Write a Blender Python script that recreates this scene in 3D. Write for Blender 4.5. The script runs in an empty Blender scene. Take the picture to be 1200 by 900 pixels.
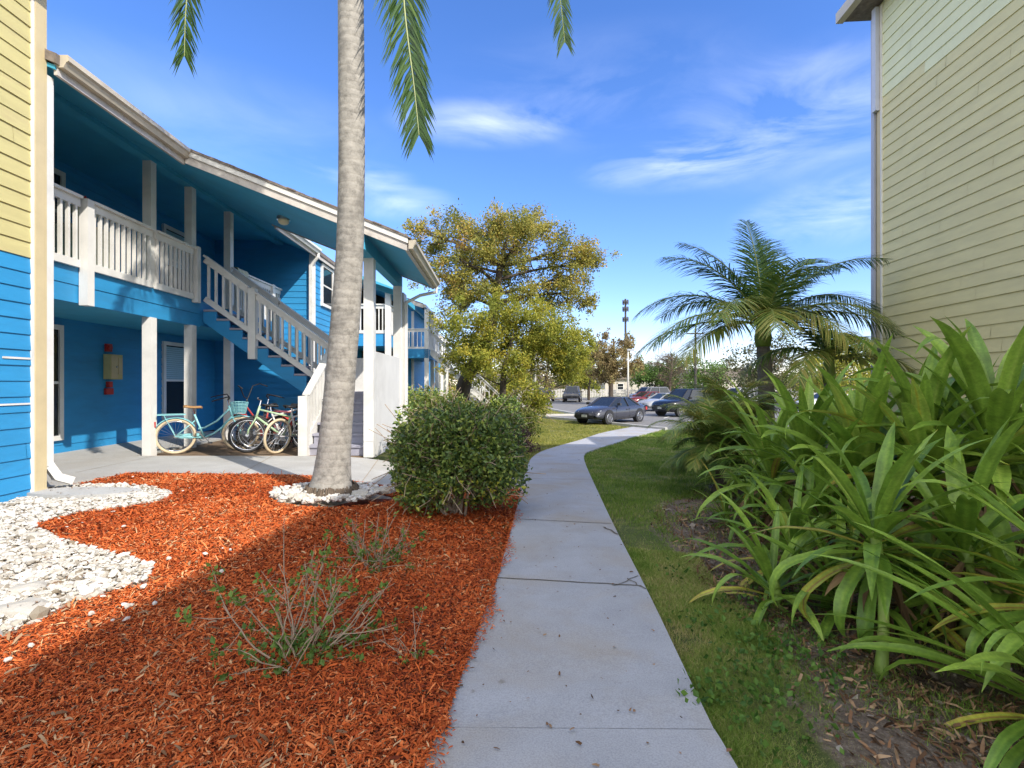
import bpy, bmesh, math, random
import numpy as np
from mathutils import Vector, Matrix
random.seed(7); rng = np.random.default_rng(7)
PI = math.pi; R = math.radians
scene = bpy.context.scene
COL = scene.collection

# ------------------------------------------------------------------ terrain
def sm(x, a, b):
    t = np.clip((np.asarray(x, float) - a) / (b - a), 0, 1); return t * t * (3 - 2 * t)
def gz(x, y):
    x = np.asarray(x, float); y = np.asarray(y, float)
    w = np.maximum(sm(x, -3.2, -0.6), sm(y, 13, 21))
    return -0.75 * sm(y, 0, 22) * w
F = 600.0; CH = 1.32
def G(px, py):                       # picture ray -> ground point
    d = (px - 600) / F; t = 5.0
    for _ in range(80):
        h = CH - float(gz(d * t, t)); t += (F * h / (py - 450) - t) * 0.6
    return (d * t, t)
def inpoly(P, x, y):
    x = np.asarray(x); y = np.asarray(y); c = np.zeros(x.shape, bool); n = len(P); j = n - 1
    for i in range(n):
        xi, yi = P[i]; xj, yj = P[j]
        if yi != yj:
            c ^= ((yi > y) != (yj > y)) & (x < (xj - xi) * (y - yi) / (yj - yi) + xi)
        j = i
    return c

# ------------------------------------------------------------------ materials
def newmat(name):
    m = bpy.data.materials.new(name); m.use_nodes = True; nt = m.node_tree
    b = nt.nodes['Principled BSDF']; return m, nt, b
def N(nt, t, **k):
    n = nt.nodes.new(t)
    for a, v in k.items(): setattr(n, a, v)
    return n
def ramp(nt, stops, interp='LINEAR'):
    r = N(nt, 'ShaderNodeValToRGB'); r.color_ramp.interpolation = interp
    e = r.color_ramp.elements
    while len(e) < len(stops): e.new(0.5)
    for i, (p, c) in enumerate(stops):
        e[i].position = p; e[i].color = (*c, 1) if len(c) == 3 else c
    return r
def mixc(nt, a, b, fac, mode='MIX'):
    m = N(nt, 'ShaderNodeMix', data_type='RGBA', blend_type=mode)
    for s, v in ((0, fac), (6, a), (7, b)):
        if hasattr(v, 'links') or hasattr(v, 'is_output'): nt.links.new(v, m.inputs[s])
        elif s == 0: m.inputs[0].default_value = v
        else: m.inputs[s].default_value = (*v, 1)
    return m.outputs[2]
def noise(nt, scale, detail=4, rough=.55, vec=None, dist=0):
    n = N(nt, 'ShaderNodeTexNoise'); n.inputs['Scale'].default_value = scale
    n.inputs['Detail'].default_value = detail; n.inputs['Roughness'].default_value = rough
    n.inputs['Distortion'].default_value = dist
    if vec is not None: nt.links.new(vec, n.inputs['Vector'])
    return n.outputs['Fac']
def coords(nt, scale=(1, 1, 1)):
    t = N(nt, 'ShaderNodeTexCoord'); m = N(nt, 'ShaderNodeMapping'); m.inputs['Scale'].default_value = scale
    nt.links.new(t.outputs['Object'], m.inputs['Vector']); return m.outputs['Vector']
def bump(nt, b, h, strength=.3, dist=.02):
    n = N(nt, 'ShaderNodeBump'); n.inputs['Strength'].default_value = strength; n.inputs['Distance'].default_value = dist
    nt.links.new(h, n.inputs['Height']); nt.links.new(n.outputs['Normal'], b.inputs['Normal'])
def simple(name, c, rough=.6, var=.15, scale=3, metal=0, bmp=0, bscale=60, spec=.5, stretch=(1, 1, 1), dirt=None, dscale=1.2, coat=0):
    m, nt, b = newmat(name)
    v = coords(nt, stretch); f = noise(nt, scale, 5, .6, v)
    r = ramp(nt, [(.3, tuple(x * (1 - var) for x in c)), (.7, tuple(min(1, x * (1 + var)) for x in c))])
    nt.links.new(f, r.inputs['Fac']); out = r.outputs['Color']
    if dirt:
        f2 = noise(nt, dscale, 6, .65, v, .6); r2 = ramp(nt, [(.52, (0, 0, 0)), (.72, (.8, .8, .8))]); nt.links.new(f2, r2.inputs['Fac'])
        out = mixc(nt, out, dirt, r2.outputs['Color'])
    nt.links.new(out, b.inputs['Base Color'])
    b.inputs['Roughness'].default_value = rough; b.inputs['Metallic'].default_value = metal
    b.inputs['Specular IOR Level'].default_value = spec; b.inputs['Coat Weight'].default_value = coat
    if bmp: bump(nt, b, noise(nt, bscale, 4, .6, v), bmp, .01)
    return m
def tinted(name, stops, rough=.6, transl=0, spec=.3, vein=None, bmp=0):
    """colour from the per-leaf / per-chip 'tint' attribute"""
    m, nt, b = newmat(name)
    a = N(nt, 'ShaderNodeAttribute', attribute_name='tint')
    r = ramp(nt, stops); nt.links.new(a.outputs['Fac'], r.inputs['Fac']); out = r.outputs['Color']
    if vein:
        for sc, lo, hi in ((vein, .72, 1.12), (vein * 9, .82, 1.08)):
            f = noise(nt, sc, 4, .6, coords(nt)); rv = ramp(nt, [(.35, (lo, lo * 1.02, lo)), (.62, (hi, hi, hi))]); nt.links.new(f, rv.inputs[0]); out = mixc(nt, out, rv.outputs[0], 1.0, 'MULTIPLY')
    nt.links.new(out, b.inputs['Base Color']); b.inputs['Roughness'].default_value = rough
    b.inputs['Specular IOR Level'].default_value = spec
    if bmp: bump(nt, b, noise(nt, 90, 3, .6, coords(nt)), bmp, .005)
    if transl:
        t = N(nt, 'ShaderNodeBsdfTranslucent'); mx = N(nt, 'ShaderNodeMixShader'); mx.inputs[0].default_value = transl
        nt.links.new(out, t.inputs['Color']); nt.links.new(b.outputs[0], mx.inputs[1]); nt.links.new(t.outputs[0], mx.inputs[2])
        nt.links.new(mx.outputs[0], nt.nodes['Material Output'].inputs['Surface'])
    return m

M = {}
M['blue'] = simple('blue_siding_paint', (.028, .27, .56), .55, .08, 1.5, dirt=(.03, .23, .47), bmp=.12, bscale=70, stretch=(1, 1, 4))
M['bluesoffit'] = simple('blue_soffit_paint', (.05, .36, .56), .6, .08, 2)
M['yellow'] = simple('yellow_siding_paint', (.56, .50, .23), .6, .07, 2, bmp=.15, bscale=80, stretch=(1, 1, 4), dirt=(.48, .40, .21))
M['olive'] = simple('straw_siding_paint', (.66, .60, .32), .6, .07, 2.5, bmp=.18, bscale=90, stretch=(1, 1, 4), dirt=(.60, .54, .30), dscale=.7)
M['palegreen'] = simple('pale_green_siding_paint', (.72, .72, .45), .6, .05, 3)
M['white'] = simple('white_paint', (.74, .73, .70), .5, .06, 4, dirt=(.56, .55, .51), bmp=.06, bscale=50)
M['beige'] = simple('beige_trim_paint', (.60, .50, .30), .55, .08, 3)
M['gutter'] = simple('cream_gutter_metal', (.56, .50, .40), .4, .1, 3, dirt=(.36, .31, .24))
M['fascia'] = simple('weathered_fascia', (.58, .54, .50), .6, .15, 3, dirt=(.30, .26, .23), dscale=3)
M['stucco'] = simple('white_stucco', (.68, .67, .64), .85, .05, 2, bmp=.4, bscale=40, dirt=(.58, .57, .54))
M['step'] = simple('lavender_grey_step', (.33, .33, .40), .7, .1, 6, bmp=.1, dirt=(.24, .23, .26), dscale=4)
M['shingle'] = simple('grey_brown_shingle', (.19, .16, .14), .9, .35, 12, bmp=.5, bscale=30)
M['glass'] = simple('window_glass', (.02, .025, .03), .08, .1, 1, spec=.6)
M['blind'] = simple('blue_white_blind', (.34, .52, .60), .6, .05, 2)
M['screen'] = simple('grey_screen', (.10, .14, .18), .7, .1, 3)
M['interior'] = simple('dark_brown_interior', (.05, .035, .025), .9, .2, 2)
M['black'] = simple('black_rubber', (.018, .018, .02), .6, .2, 20)
M['metal'] = simple('steel', (.45, .45, .46), .3, .1, 8, metal=.9)
M['chrome'] = simple('chrome', (.75, .75, .76), .12, .02, 2, metal=1)
M['red'] = simple('red_paint', (.42, .03, .025), .45, .1, 6)
M['boxcream'] = simple('cream_enclosure', (.55, .48, .22), .5, .08, 6)
M['towel'] = simple('cream_towel', (.62, .60, .42), .95, .1, 8, bmp=.5, bscale=120)
M['terracotta'] = simple('terracotta', (.35, .13, .06), .8, .15, 6)
M['asphalt'] = simple('asphalt', (.17, .165, .16), .9, .18, 2.5, bmp=.3, bscale=50, dirt=(.22, .21, .20), dscale=.3)
M['kerb'] = simple('kerb_concrete', (.50, .49, .46), .85, .12, 3)
M['marking'] = simple('worn_white_marking', (.65, .65, .62), .7, .15, 5)
M['galv'] = simple('galvanised_pole', (.50, .48, .42), .6, .1, 3)
M['darkpole'] = simple('dark_pole', (.05, .045, .04), .7, .1, 3)
M['rimtan'] = simple('cream_tyre', (.60, .49, .33), .7, .1, 10)
M['fence'] = simple('white_fence', (.60, .58, .55), .7, .08, 3)
M['housewall'] = simple('pale_house_wall', (.50, .46, .40), .8, .1, 1)
M['rock'] = simple('pale_rock', (.46, .43, .38), .9, .12, 7, bmp=.5, bscale=25, dirt=(.40, .36, .30), dscale=6)

def mat_concrete(name, base, stain, stainscale=.9):
    m, nt, b = newmat(name); v = coords(nt)
    f = noise(nt, 2.2, 8, .65, v); r = ramp(nt, [(.3, tuple(x * .86 for x in base)), (.7, tuple(x * 1.07 for x in base))]); nt.links.new(f, r.inputs[0])
    f2 = noise(nt, stainscale, 6, .6, v, .4); r2 = ramp(nt, [(.45, (0, 0, 0)), (.66, (.85, .85, .85))]); nt.links.new(f2, r2.inputs[0])
    o = mixc(nt, r.outputs[0], stain, r2.outputs[0])
    f3 = noise(nt, 150, 2, .7, v); r3 = ramp(nt, [(.35, (.80, .80, .80)), (.6, (1.04, 1.04, 1.04))]); nt.links.new(f3, r3.inputs[0])
    o = mixc(nt, o, r3.outputs[0], 1.0, 'MULTIPLY')
    f4 = noise(nt, 14, 3, .5, v); r4 = ramp(nt, [(.70, (1, 1, 1)), (.78, (.72, .68, .62))]); nt.links.new(f4, r4.inputs[0])
    o = mixc(nt, o, r4.outputs[0], 1.0, 'MULTIPLY')
    nt.links.new(o, b.inputs['Base Color']); b.inputs['Roughness'].default_value = .88
    bump(nt, b, noise(nt, 120, 4, .7, v), .25, .006)
    return m
M['path'] = mat_concrete('path_concrete', (.40, .41, .44), (.36, .32, .27), 1.1)
M['slab'] = mat_concrete('patio_concrete', (.48, .475, .46), (.42, .40, .37))

def mat_mulch():
    m, nt, b = newmat('mulch_base'); v = coords(nt)
    f = noise(nt, 45, 6, .7, v, 1.2); r = ramp(nt, [(.3, (.05, .010, .004)), (.5, (.22, .036, .009)), (.7, (.42, .075, .018))]); nt.links.new(f, r.inputs[0])
    nt.links.new(r.outputs[0], b.inputs['Base Color']); b.inputs['Roughness'].default_value = .95; bump(nt, b, f, .9, .03); return m
M['mulch'] = mat_mulch()
M['chip'] = tinted('mulch_chips', [(0, (.09, .018, .007)), (.25, (.33, .055, .014)), (.7, (.58, .13, .03)), (.93, (.72, .25, .09)), (1, (.58, .36, .19))], .85, 0, .2)
M['stone'] = tinted('white_stones', [(0, (.22, .18, .13)), (.3, (.42, .38, .32)), (.65, (.56, .53, .48)), (1, (.66, .64, .60))], .85, 0, .2, bmp=.5)
M['gravelbase'] = simple('sandy_soil_under_stones', (.34, .28, .21), .95, .3, 20, bmp=.6, bscale=60)
M['dirt'] = simple('dry_soil', (.19, .13, .08), .95, .35, 8, bmp=.8, bscale=40, dirt=(.12, .07, .04), dscale=5)

def mat_ground():
    m, nt, b = newmat('lawn_ground'); v = coords(nt)
    f = noise(nt, 3.0, 7, .65, v); r = ramp(nt, [(.32, (.055, .085, .018)), (.5, (.12, .15, .035)), (.68, (.24, .21, .08))]); nt.links.new(f, r.inputs[0])
    f2 = noise(nt, 60, 5, .7, v); r2 = ramp(nt, [(.3, (.55, .55, .5)), (.7, (1.2, 1.2, 1.1))]); nt.links.new(f2, r2.inputs[0])
    o = mixc(nt, r.outputs[0], r2.outputs[0], 1.0, 'MULTIPLY')
    fd = noise(nt, 50, 8, .75, v); rd = ramp(nt, [(.3, (.06, .042, .028)), (.52, (.17, .13, .095)), (.75, (.34, .29, .24))]); nt.links.new(fd, rd.inputs[0])
    a = N(nt, 'ShaderNodeAttribute', attribute_name='bed')
    ad = N(nt, 'ShaderNodeMath', operation='ADD'); nt.links.new(a.outputs['Fac'], ad.inputs[0])
    f3 = noise(nt, 4.5, 6, .7, v); sb = N(nt, 'ShaderNodeMath', operation='SUBTRACT'); nt.links.new(f3, sb.inputs[0]); sb.inputs[1].default_value = .5
    nt.links.new(sb.outputs[0], ad.inputs[1]); rr = ramp(nt, [(.4, (0, 0, 0)), (.55, (1, 1, 1))]); nt.links.new(ad.outputs[0], rr.inputs[0])
    o = mixc(nt, o, rd.outputs[0], rr.outputs[0])
    nt.links.new(o, b.inputs['Base Color']); b.inputs['Roughness'].default_value = .95
    bump(nt, b, noise(nt, 45, 6, .75, v), .8, .03); return m
M['ground'] = mat_ground()
M['grass'] = tinted('grass_blades', [(0, (.09, .17, .025)), (.5, (.20, .31, .05)), (.8, (.36, .38, .11)), (1, (.50, .42, .20))], .7, .3, .2)
M['drygrass'] = tinted('sunlit_lawn_blades', [(0, (.14, .18, .03)), (.5, (.32, .32, .07)), (1, (.52, .44, .17))], .7, .3, .2)
M['weed'] = tinted('weeds', [(0, (.04, .10, .015)), (1, (.13, .24, .04))], .6, .3, .3)
M['litter'] = tinted('leaf_litter', [(0, (.06, .035, .02)), (.5, (.20, .11, .06)), (1, (.40, .27, .16))], .9, 0, .1)
M['crumb'] = tinted('soil_crumbs', [(0, (.05, .035, .025)), (.6, (.16, .12, .085)), (1, (.36, .32, .27))], .95, 0, .1)
M['strap'] = tinted('strap_leaf', [(0, (.05, .12, .015)), (.35, (.14, .26, .03)), (.7, (.30, .45, .06)), (.84, (.44, .55, .10)), (.92, (.50, .46, .05)), (1, (.38, .22, .09))], .42, .25, .5, vein=7, bmp=.25)
M['stem'] = simple('green_stem', (.20, .30, .05), .6, .3, 8, stretch=(1, 1, .3), dirt=(.22, .15, .07), dscale=10)
M['thatch'] = tinted('dead_leaf_skirt', [(0, (.08, .05, .025)), (1, (.34, .23, .12))], .9, .1, .1)
M['frond'] = tinted('palm_leaflet', [(0, (.03, .075, .018)), (.4, (.06, .13, .03)), (.7, (.15, .24, .045)), (.9, (.28, .34, .07)), (1, (.45, .40, .10))], .45, .25, .5)
M['rachis'] = simple('palm_rachis', (.22, .26, .07), .5, .15, 5)
M['oak'] = tinted('oak_leaves', [(0, (.10, .13, .03)), (.4, (.24, .24, .05)), (.75, (.44, .38, .07)), (1, (.52, .33, .09))], .55, .35, .35)
M['limeleaf'] = tinted('yellow_green_leaves', [(0, (.13, .17, .03)), (.5, (.32, .34, .05)), (1, (.58, .48, .07))], .55, .4, .3)
M['hedge'] = tinted('shrub_leaves', [(0, (.04, .08, .02)), (.5, (.14, .22, .045)), (.85, (.32, .38, .07)), (1, (.42, .42, .05))], .4, .2, .5)
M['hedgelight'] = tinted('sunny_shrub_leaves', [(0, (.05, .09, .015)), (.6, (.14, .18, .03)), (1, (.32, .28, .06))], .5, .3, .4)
M['purple'] = tinted('purple_shrub_leaves', [(0, (.05, .02, .03)), (.7, (.13, .06, .06)), (1, (.12, .13, .04))], .5, .2, .3)
M['brownleaf'] = tinted('russet_leaves', [(0, (.16, .12, .06)), (.6, (.34, .26, .12)), (1, (.34, .34, .10))], .7, .3, .2)
M['brightgreen'] = tinted('spring_leaves', [(0, (.06, .13, .03)), (1, (.19, .30, .06))], .6, .35, .3)
M['fargreen'] = tinted('far_foliage', [(0, (.05, .07, .03)), (.6, (.12, .13, .06)), (1, (.22, .17, .10))], .7, .2, .2)
M['bark'] = simple('dark_bark', (.07, .055, .042), .95, .35, 6, bmp=.9, bscale=18, stretch=(1, 1, .3))
M['twig'] = simple('grey_twig', (.36, .27, .19), .9, .2, 10)
M['twigdark'] = simple('brown_twig', (.12, .09, .065), .9, .2, 10)

def mat_palmtrunk(name, c, ring=28):
    m, nt, b = newmat(name)
    v = coords(nt, (1, 1, 1)); w = N(nt, 'ShaderNodeTexWave'); w.bands_direction = 'Z'; w.inputs['Scale'].default_value = ring / 8
    w.inputs['Distortion'].default_value = 3.2; w.inputs['Detail'].default_value = 4; w.inputs['Detail Scale'].default_value = 3; nt.links.new(v, w.inputs['Vector'])
    f = noise(nt, 9, 9, .78, v); r = ramp(nt, [(.34, tuple(x * .50 for x in c)), (.5, c), (.68, tuple(x * 1.3 for x in c))]); nt.links.new(f, r.inputs[0])
    r2 = ramp(nt, [(0, (.86, .85, .84)), (.12, (1, 1, 1))]); nt.links.new(w.outputs['Fac'], r2.inputs[0])
    o = mixc(nt, r.outputs[0], r2.outputs[0], 1.0, 'MULTIPLY')
    f2 = noise(nt, 1.1, 6, .7, v, .8); r3 = ramp(nt, [(.5, (0, 0, 0)), (.62, (.7, .7, .7))]); nt.links.new(f2, r3.inputs[0])
    o = mixc(nt, o, (c[0] * .45, c[1] * .45, c[2] * .46), r3.outputs[0])
    nt.links.new(o, b.inputs['Base Color']); b.inputs['Roughness'].default_value = .92
    ad = N(nt, 'ShaderNodeMath', operation='ADD'); nt.links.new(noise(nt, 30, 6, .7, coords(nt, (1, 1, .4))), ad.inputs[0]); nt.links.new(w.outputs['Fac'], ad.inputs[1])
    bump(nt, b, ad.outputs[0], .22, .012); return m
M['trunk'] = mat_palmtrunk('palm_bark', (.31, .29, .26))
M['trunk2'] = mat_palmtrunk('ringed_palm_bark', (.23, .20, .17), 60)

# ------------------------------------------------------------------ mesh builder
class MB:
    def __init__(s): s.v = []; s.f = {}; s.n = 0; s.t = []
    def add(s, v, f, tint=0.5):
        v = np.asarray(v, float).reshape(-1, 3); s.v.append(v)
        s.t.append(np.full(len(v), tint) if np.isscalar(tint) else np.asarray(tint, float))
        for q in (f if isinstance(f, list) else [f]):
            q = np.asarray(q, int)
            if q.ndim == 1: q = q[None]
            s.f.setdefault(q.shape[1], []).append(q + s.n)
        s.n += len(v); return s
    def box(s, x0, x1, y0, y1, z0, z1):
        v = [(x, y, z) for z in (z0, z1) for y in (y0, y1) for x in (x0, x1)]
        return s.add(v, [(0, 2, 3, 1), (4, 5, 7, 6), (0, 1, 5, 4), (2, 6, 7, 3), (0, 4, 6, 2), (1, 3, 7, 5)])
    def hexa(s, v):                   # 8 corners, bottom ring then top ring
        return s.add(v, [(3, 2, 1, 0), (4, 5, 6, 7), (0, 1, 5, 4), (1, 2, 6, 5), (2, 3, 7, 6), (3, 0, 4, 7)])
    def prism(s, pts, axis, a, b):    # extrude 2-d polygon along an axis
        n = len(pts); v = []
        for t in (a, b):
            for p in pts:
                v.append({'x': (t, p[0], p[1]), 'y': (p[0], t, p[1]), 'z': (p[0], p[1], t)}[axis])
        s.add(v, [tuple(range(n - 1, -1, -1)), tuple(range(n, 2 * n))] and [np.array([[i, (i + 1) % n, n + (i + 1) % n, n + i] for i in range(n)])])
        s.f.setdefault(n, []).append(np.array([list(range(n - 1, -1, -1))]) + s.n - 2 * n)
        s.f.setdefault(n, []).append(np.array([list(range(n, 2 * n))]) + s.n - 2 * n); return s
    def tube(s, P, rad, k=8, tint=.5, cap=True, sq=1.0):
        P = [np.asarray(p, float) for p in P]; n = len(P)
        rad = [rad] * n if np.isscalar(rad) else list(rad); V = []; up = None
        for i in range(n):
            d = P[min(i + 1, n - 1)] - P[max(i - 1, 0)]; d = d / (np.linalg.norm(d) + 1e-9)
            if up is None:
                up = np.array([0, 0, 1.]) if abs(d[2]) < .9 else np.array([1., 0, 0])
            a = up - d * np.dot(up, d); a /= np.linalg.norm(a) + 1e-9; up = a; b = np.cross(d, a)
            for j in range(k):
                t = 2 * PI * j / k; V.append(P[i] + rad[i] * (math.cos(t) * a + math.sin(t) * b * sq))
        q = [[i * k + j, i * k + (j + 1) % k, (i + 1) * k + (j + 1) % k, (i + 1) * k + j] for i in range(n - 1) for j in range(k)]
        s.add(V, np.array(q), tint)
        if cap:
            s.f.setdefault(k, []).append(np.array([list(range(k - 1, -1, -1))]) + s.n - n * k)
            s.f[k].append(np.array([list(range(k))]) + s.n - k)
        return s
    def bar(s, a, b, w, h, up=(0, 0, 1)):
        a = np.asarray(a, float); b = np.asarray(b, float); d = b - a; d /= np.linalg.norm(d)
        u = np.asarray(up, float); u = u - d * np.dot(u, d); u /= np.linalg.norm(u); r = np.cross(d, u)
        v = [p + r * sx * w / 2 + u * sz * h / 2 for sz in (-1, 1) for (p, sx) in ((a, -1), (a, 1), (b, 1), (b, -1))]
        return s.hexa(v)
    def torus(s, c, ax, R0, r, n=28, k=8):
        c = np.asarray(c, float); ax = np.asarray(ax, float); ax /= np.linalg.norm(ax)
        u = np.cross(ax, (0, 0, 1.)); u = np.array([1., 0, 0]) if np.linalg.norm(u) < .1 else u / np.linalg.norm(u); w = np.cross(ax, u); V = []
        for i in range(n):
            t = 2 * PI * i / n; e = math.cos(t) * u + math.sin(t) * w
            for j in range(k):
                p = 2 * PI * j / k; V.append(c + e * (R0 + r * math.cos(p)) + ax * r * math.sin(p))
        q = [[i * k + j, ((i + 1) % n) * k + j, ((i + 1) % n) * k + (j + 1) % k, i * k + (j + 1) % k] for i in range(n) for j in range(k)]
        return s.add(V, np.array(q))
    def disc(s, c, ax, r, th, n=20):
        c = np.asarray(c, float); ax = np.asarray(ax, float); return s.tube([c - ax * th / 2, c + ax * th / 2], r, n)
    def build(s, name, mat, parent=None, off=None, smooth=False, rot=None, **props):
        me = bpy.data.meshes.new(name); V = np.concatenate(s.v) if s.v else np.zeros((0, 3))
        if off is not None: V = V - np.asarray(off, float)
        if rot is not None:                               # world -> local for a root turned by rot about z
            c, sn = math.cos(-rot), math.sin(-rot); V = np.stack([V[:, 0] * c - V[:, 1] * sn, V[:, 0] * sn + V[:, 1] * c, V[:, 2]], 1)
        me.vertices.add(len(V)); me.vertices.foreach_set('co', V.astype(np.float32).ravel())
        fl = []; tot = []
        for k, L in s.f.items():
            a = np.concatenate(L); fl.append(a.ravel()); tot.append(np.full(len(a), k))
        fl = np.concatenate(fl); tot = np.concatenate(tot); st = np.concatenate([[0], np.cumsum(tot)[:-1]])
        me.loops.add(len(fl)); me.loops.foreach_set('vertex_index', fl.astype(np.int32))
        me.polygons.add(len(tot)); me.polygons.foreach_set('loop_start', st.astype(np.int32))
        me.polygons.foreach_set('use_smooth', np.full(len(tot), bool(smooth)))
        me.update(calc_edges=True)
        at = me.attributes.new('tint', 'FLOAT', 'POINT'); at.data.foreach_set('value', np.concatenate(s.t).astype(np.float32))
        me.materials.append(mat); o = bpy.data.objects.new(name, me); COL.objects.link(o)
        if parent: o.parent = parent
        for k, v in props.items(): o[k] = v
        return o
def thing(name, label, cat, loc=(0, 0, 0), rz=0, group=None):
    o = bpy.data.objects.new(name, None); COL.objects.link(o); o.empty_display_size = .2
    o.location = loc; o.rotation_euler = (0, 0, rz); o['label'] = label; o['category'] = cat
    if group: o['group'] = group
    return o
def tagp(label, cat, group=None):
    d = dict(label=label, category=cat)
    if group: d['group'] = group
    return d
def copy_tree(o, parent=None):
    kids = list(o.children); c = o.copy(); COL.objects.link(c); c.parent = parent
    for k in kids: copy_tree(k, c)
    return c

def drape(P, step, dz, fn=None):
    """polygon cut into cells and laid on the terrain"""
    bm = bmesh.new(); bm.faces.new([bm.verts.new((x, y, 0)) for x, y in P])
    xs = [p[0] for p in P]; ys = [p[1] for p in P]
    for k in range(2):
        a, b = (min(xs), max(xs)) if k == 0 else (min(ys), max(ys)); t = a + step
        while t < b:
            co = (t, 0, 0) if k == 0 else (0, t, 0); no = (1, 0, 0) if k == 0 else (0, 1, 0)
            bmesh.ops.bisect_plane(bm, geom=bm.verts[:] + bm.edges[:] + bm.faces[:], plane_co=co, plane_no=no); t += step
    for v in bm.verts:
        v.co.z = float(gz(v.co.x, v.co.y)) + dz + (fn(v.co.x, v.co.y) if fn else 0)
    bmesh.ops.recalc_face_normals(bm, faces=bm.faces)
    if sum(f.normal.z for f in bm.faces) < 0: bmesh.ops.reverse_faces(bm, faces=bm.faces)
    return bm
def link_bm(bm, name, mat, parent=None, skirt=0, **props):
    if skirt:
        ed = [e for e in bm.edges if e.is_boundary]
        r = bmesh.ops.extrude_edge_only(bm, edges=ed)
        for v in r['geom']:
            if isinstance(v, bmesh.types.BMVert): v.co.z -= skirt
    me = bpy.data.meshes.new(name); bm.to_mesh(me); bm.free(); me.materials.append(mat)
    o = bpy.data.objects.new(name, me); COL.objects.link(o)
    if parent: o.parent = parent
    for k, v in props.items(): o[k] = v
    return o

# ================================================================== GROUND
path_L = [(470, 960), (500, 900), (523, 848), (564, 733), (583.6, 679), (601, 616.6), (611, 574), (616.6, 554), (624.4, 537), (644, 527), (683, 515.5), (706, 508), (741, 501)]
path_R = [(895, 960), (858, 900), (828.5, 848), (768, 718), (749, 679), (721.6, 624), (702, 582), (686.6, 546.7), (684.7, 535), (694, 529), (729, 517.5), (745, 512), (776, 504)]
PL = [G(*p) for p in path_L]; PR = [G(*p) for p in path_R]
PL[0] = (PL[1][0] - (PL[2][0] - PL[1][0]) * 3, .2); PR[0] = (PR[1][0] - (PR[2][0] - PR[1][0]) * 3, .2)
PL.insert(0, (PL[0][0] - .05, -6)); PR.insert(0, (PR[0][0] - .05, -6))
def catm(P, n=6):
    out = []; P = [np.array(p) for p in P]
    for i in range(len(P) - 1):
        p0, p1, p2, p3 = P[max(i - 1, 0)], P[i], P[i + 1], P[min(i + 2, len(P) - 1)]
        for t in np.linspace(0, 1, n, endpoint=False):
            out.append(.5 * (2 * p1 + (p2 - p0) * t + (2 * p0 - 5 * p1 + 4 * p2 - p3) * t * t + (3 * p1 - p0 - 3 * p2 + p3) * t ** 3))
    out.append(P[-1]); return out
CL, CR = catm(PL), catm(PR)
PATHPOLY = [tuple(p) for p in CL] + [tuple(p) for p in CR[::-1]]
mb = MB(); K = 5; V = []
for a, b in zip(CL, CR):
    for k in range(K):
        p = a + (b - a) * k / (K - 1); V.append((p[0], p[1], float(gz(*p)) + .035))
for e in (0, K - 1):
    for a, b in zip(CL, CR):
        p = a if e == 0 else b; V.append((p[0], p[1], float(gz(*p)) - .1))
n = len(CL); q = [[i * K + k, i * K + k + 1, (i + 1) * K + k + 1, (i + 1) * K + k] for i in range(n - 1) for k in range(K - 1)]
q += [[i * K, (i + 1) * K, n * K + i + 1, n * K + i] for i in range(n - 1)]
q += [[i * K + K - 1, n * K + n + i, n * K + n + i + 1, (i + 1) * K + K - 1] for i in range(n - 1)]
mb.add(V, np.array(q)); mb.build('path', M['path'], kind='structure')
# joints and cracks of the path: thin dark grooves
def gline(mb, pts, w, dz):
    for (a, b) in zip(pts[:-1], pts[1:]):
        a = np.array(a); b = np.array(b); d = (b - a) / (np.linalg.norm(b - a) + 1e-9); nn = np.array([-d[1], d[0]]) * w / 2; V = []
        for p in (a - nn, b - nn, b + nn, a + nn): V.append((p[0], p[1], float(gz(*p)) + dz))
        mb.add(V, (0, 1, 2, 3))
mb = MB()
def wob(a, b, n, s):
    a = np.array(a); b = np.array(b); return [tuple(a + (b - a) * t + rng.normal(0, s, 2) * (0 < t < 1)) for t in np.linspace(0, 1, n)]
jl = [((602, 612), (716.5, 618)), ((582, 683), (752, 693)), ((613, 563), (694, 565)), ((620, 541), (686, 542)), ((650, 524), (700, 526.5))]
for a, b in jl: gline(mb, wob(G(*a), G(*b), 14, .003), .012, .039)
gline(mb, wob(G(719, 693), G(748, 681), 9, .012), .007, .0395); gline(mb, wob(G(735, 684), G(757, 697), 7, .01), .008, .0395)
gline(mb, wob(G(708, 622), G(724, 631), 6, .01), .02, .0395)
mb.build('path_joints', simple('joint_soil', (.13, .11, .085), .95, .3, 30), kind='structure')

bedline = [G(p[0], p[1]) for p in [(990, 900), (930, 820), (880, 740), (825, 690), (800, 650), (762, 615), (770, 592), (820, 572), (850, 552), (860, 530)]]
BED = bedline + [(7, 12), (7, -2), (1.2, -2)]
xs = np.concatenate([[-400, -150, -60, -30, -16, -11], np.arange(-9, -.5, .5), np.arange(-.5, 5, .1), np.arange(5, 12, .5), [13, 16, 20, 30, 60, 150, 400]])
ys = np.concatenate([[-120, -40, -12], np.arange(-6, 0, 1.), np.arange(0, 12, .12), np.arange(12, 26, .5), [27, 30, 36, 45, 60, 90, 150, 300, 600, 900]])
X, Y = np.meshgrid(xs, ys); Z = gz(X, Y) + .02 * np.sin(X * 3.1 + 1) * np.sin(Y * 2.3) * ((X > .3) & (Y < 12) & (Y > 0))
Z = Z - .05 * inpoly(PATHPOLY, X, Y)
W, H = len(xs), len(ys); idx = np.arange(W * H).reshape(H, W)
q = np.stack([idx[:-1, :-1], idx[:-1, 1:], idx[1:, 1:], idx[1:, :-1]], -1).reshape(-1, 4)
mb = MB().add(np.stack([X, Y, Z - .012], -1).reshape(-1, 3), q)
gr = mb.build('ground', M['ground'], kind='structure', smooth=True)
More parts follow.
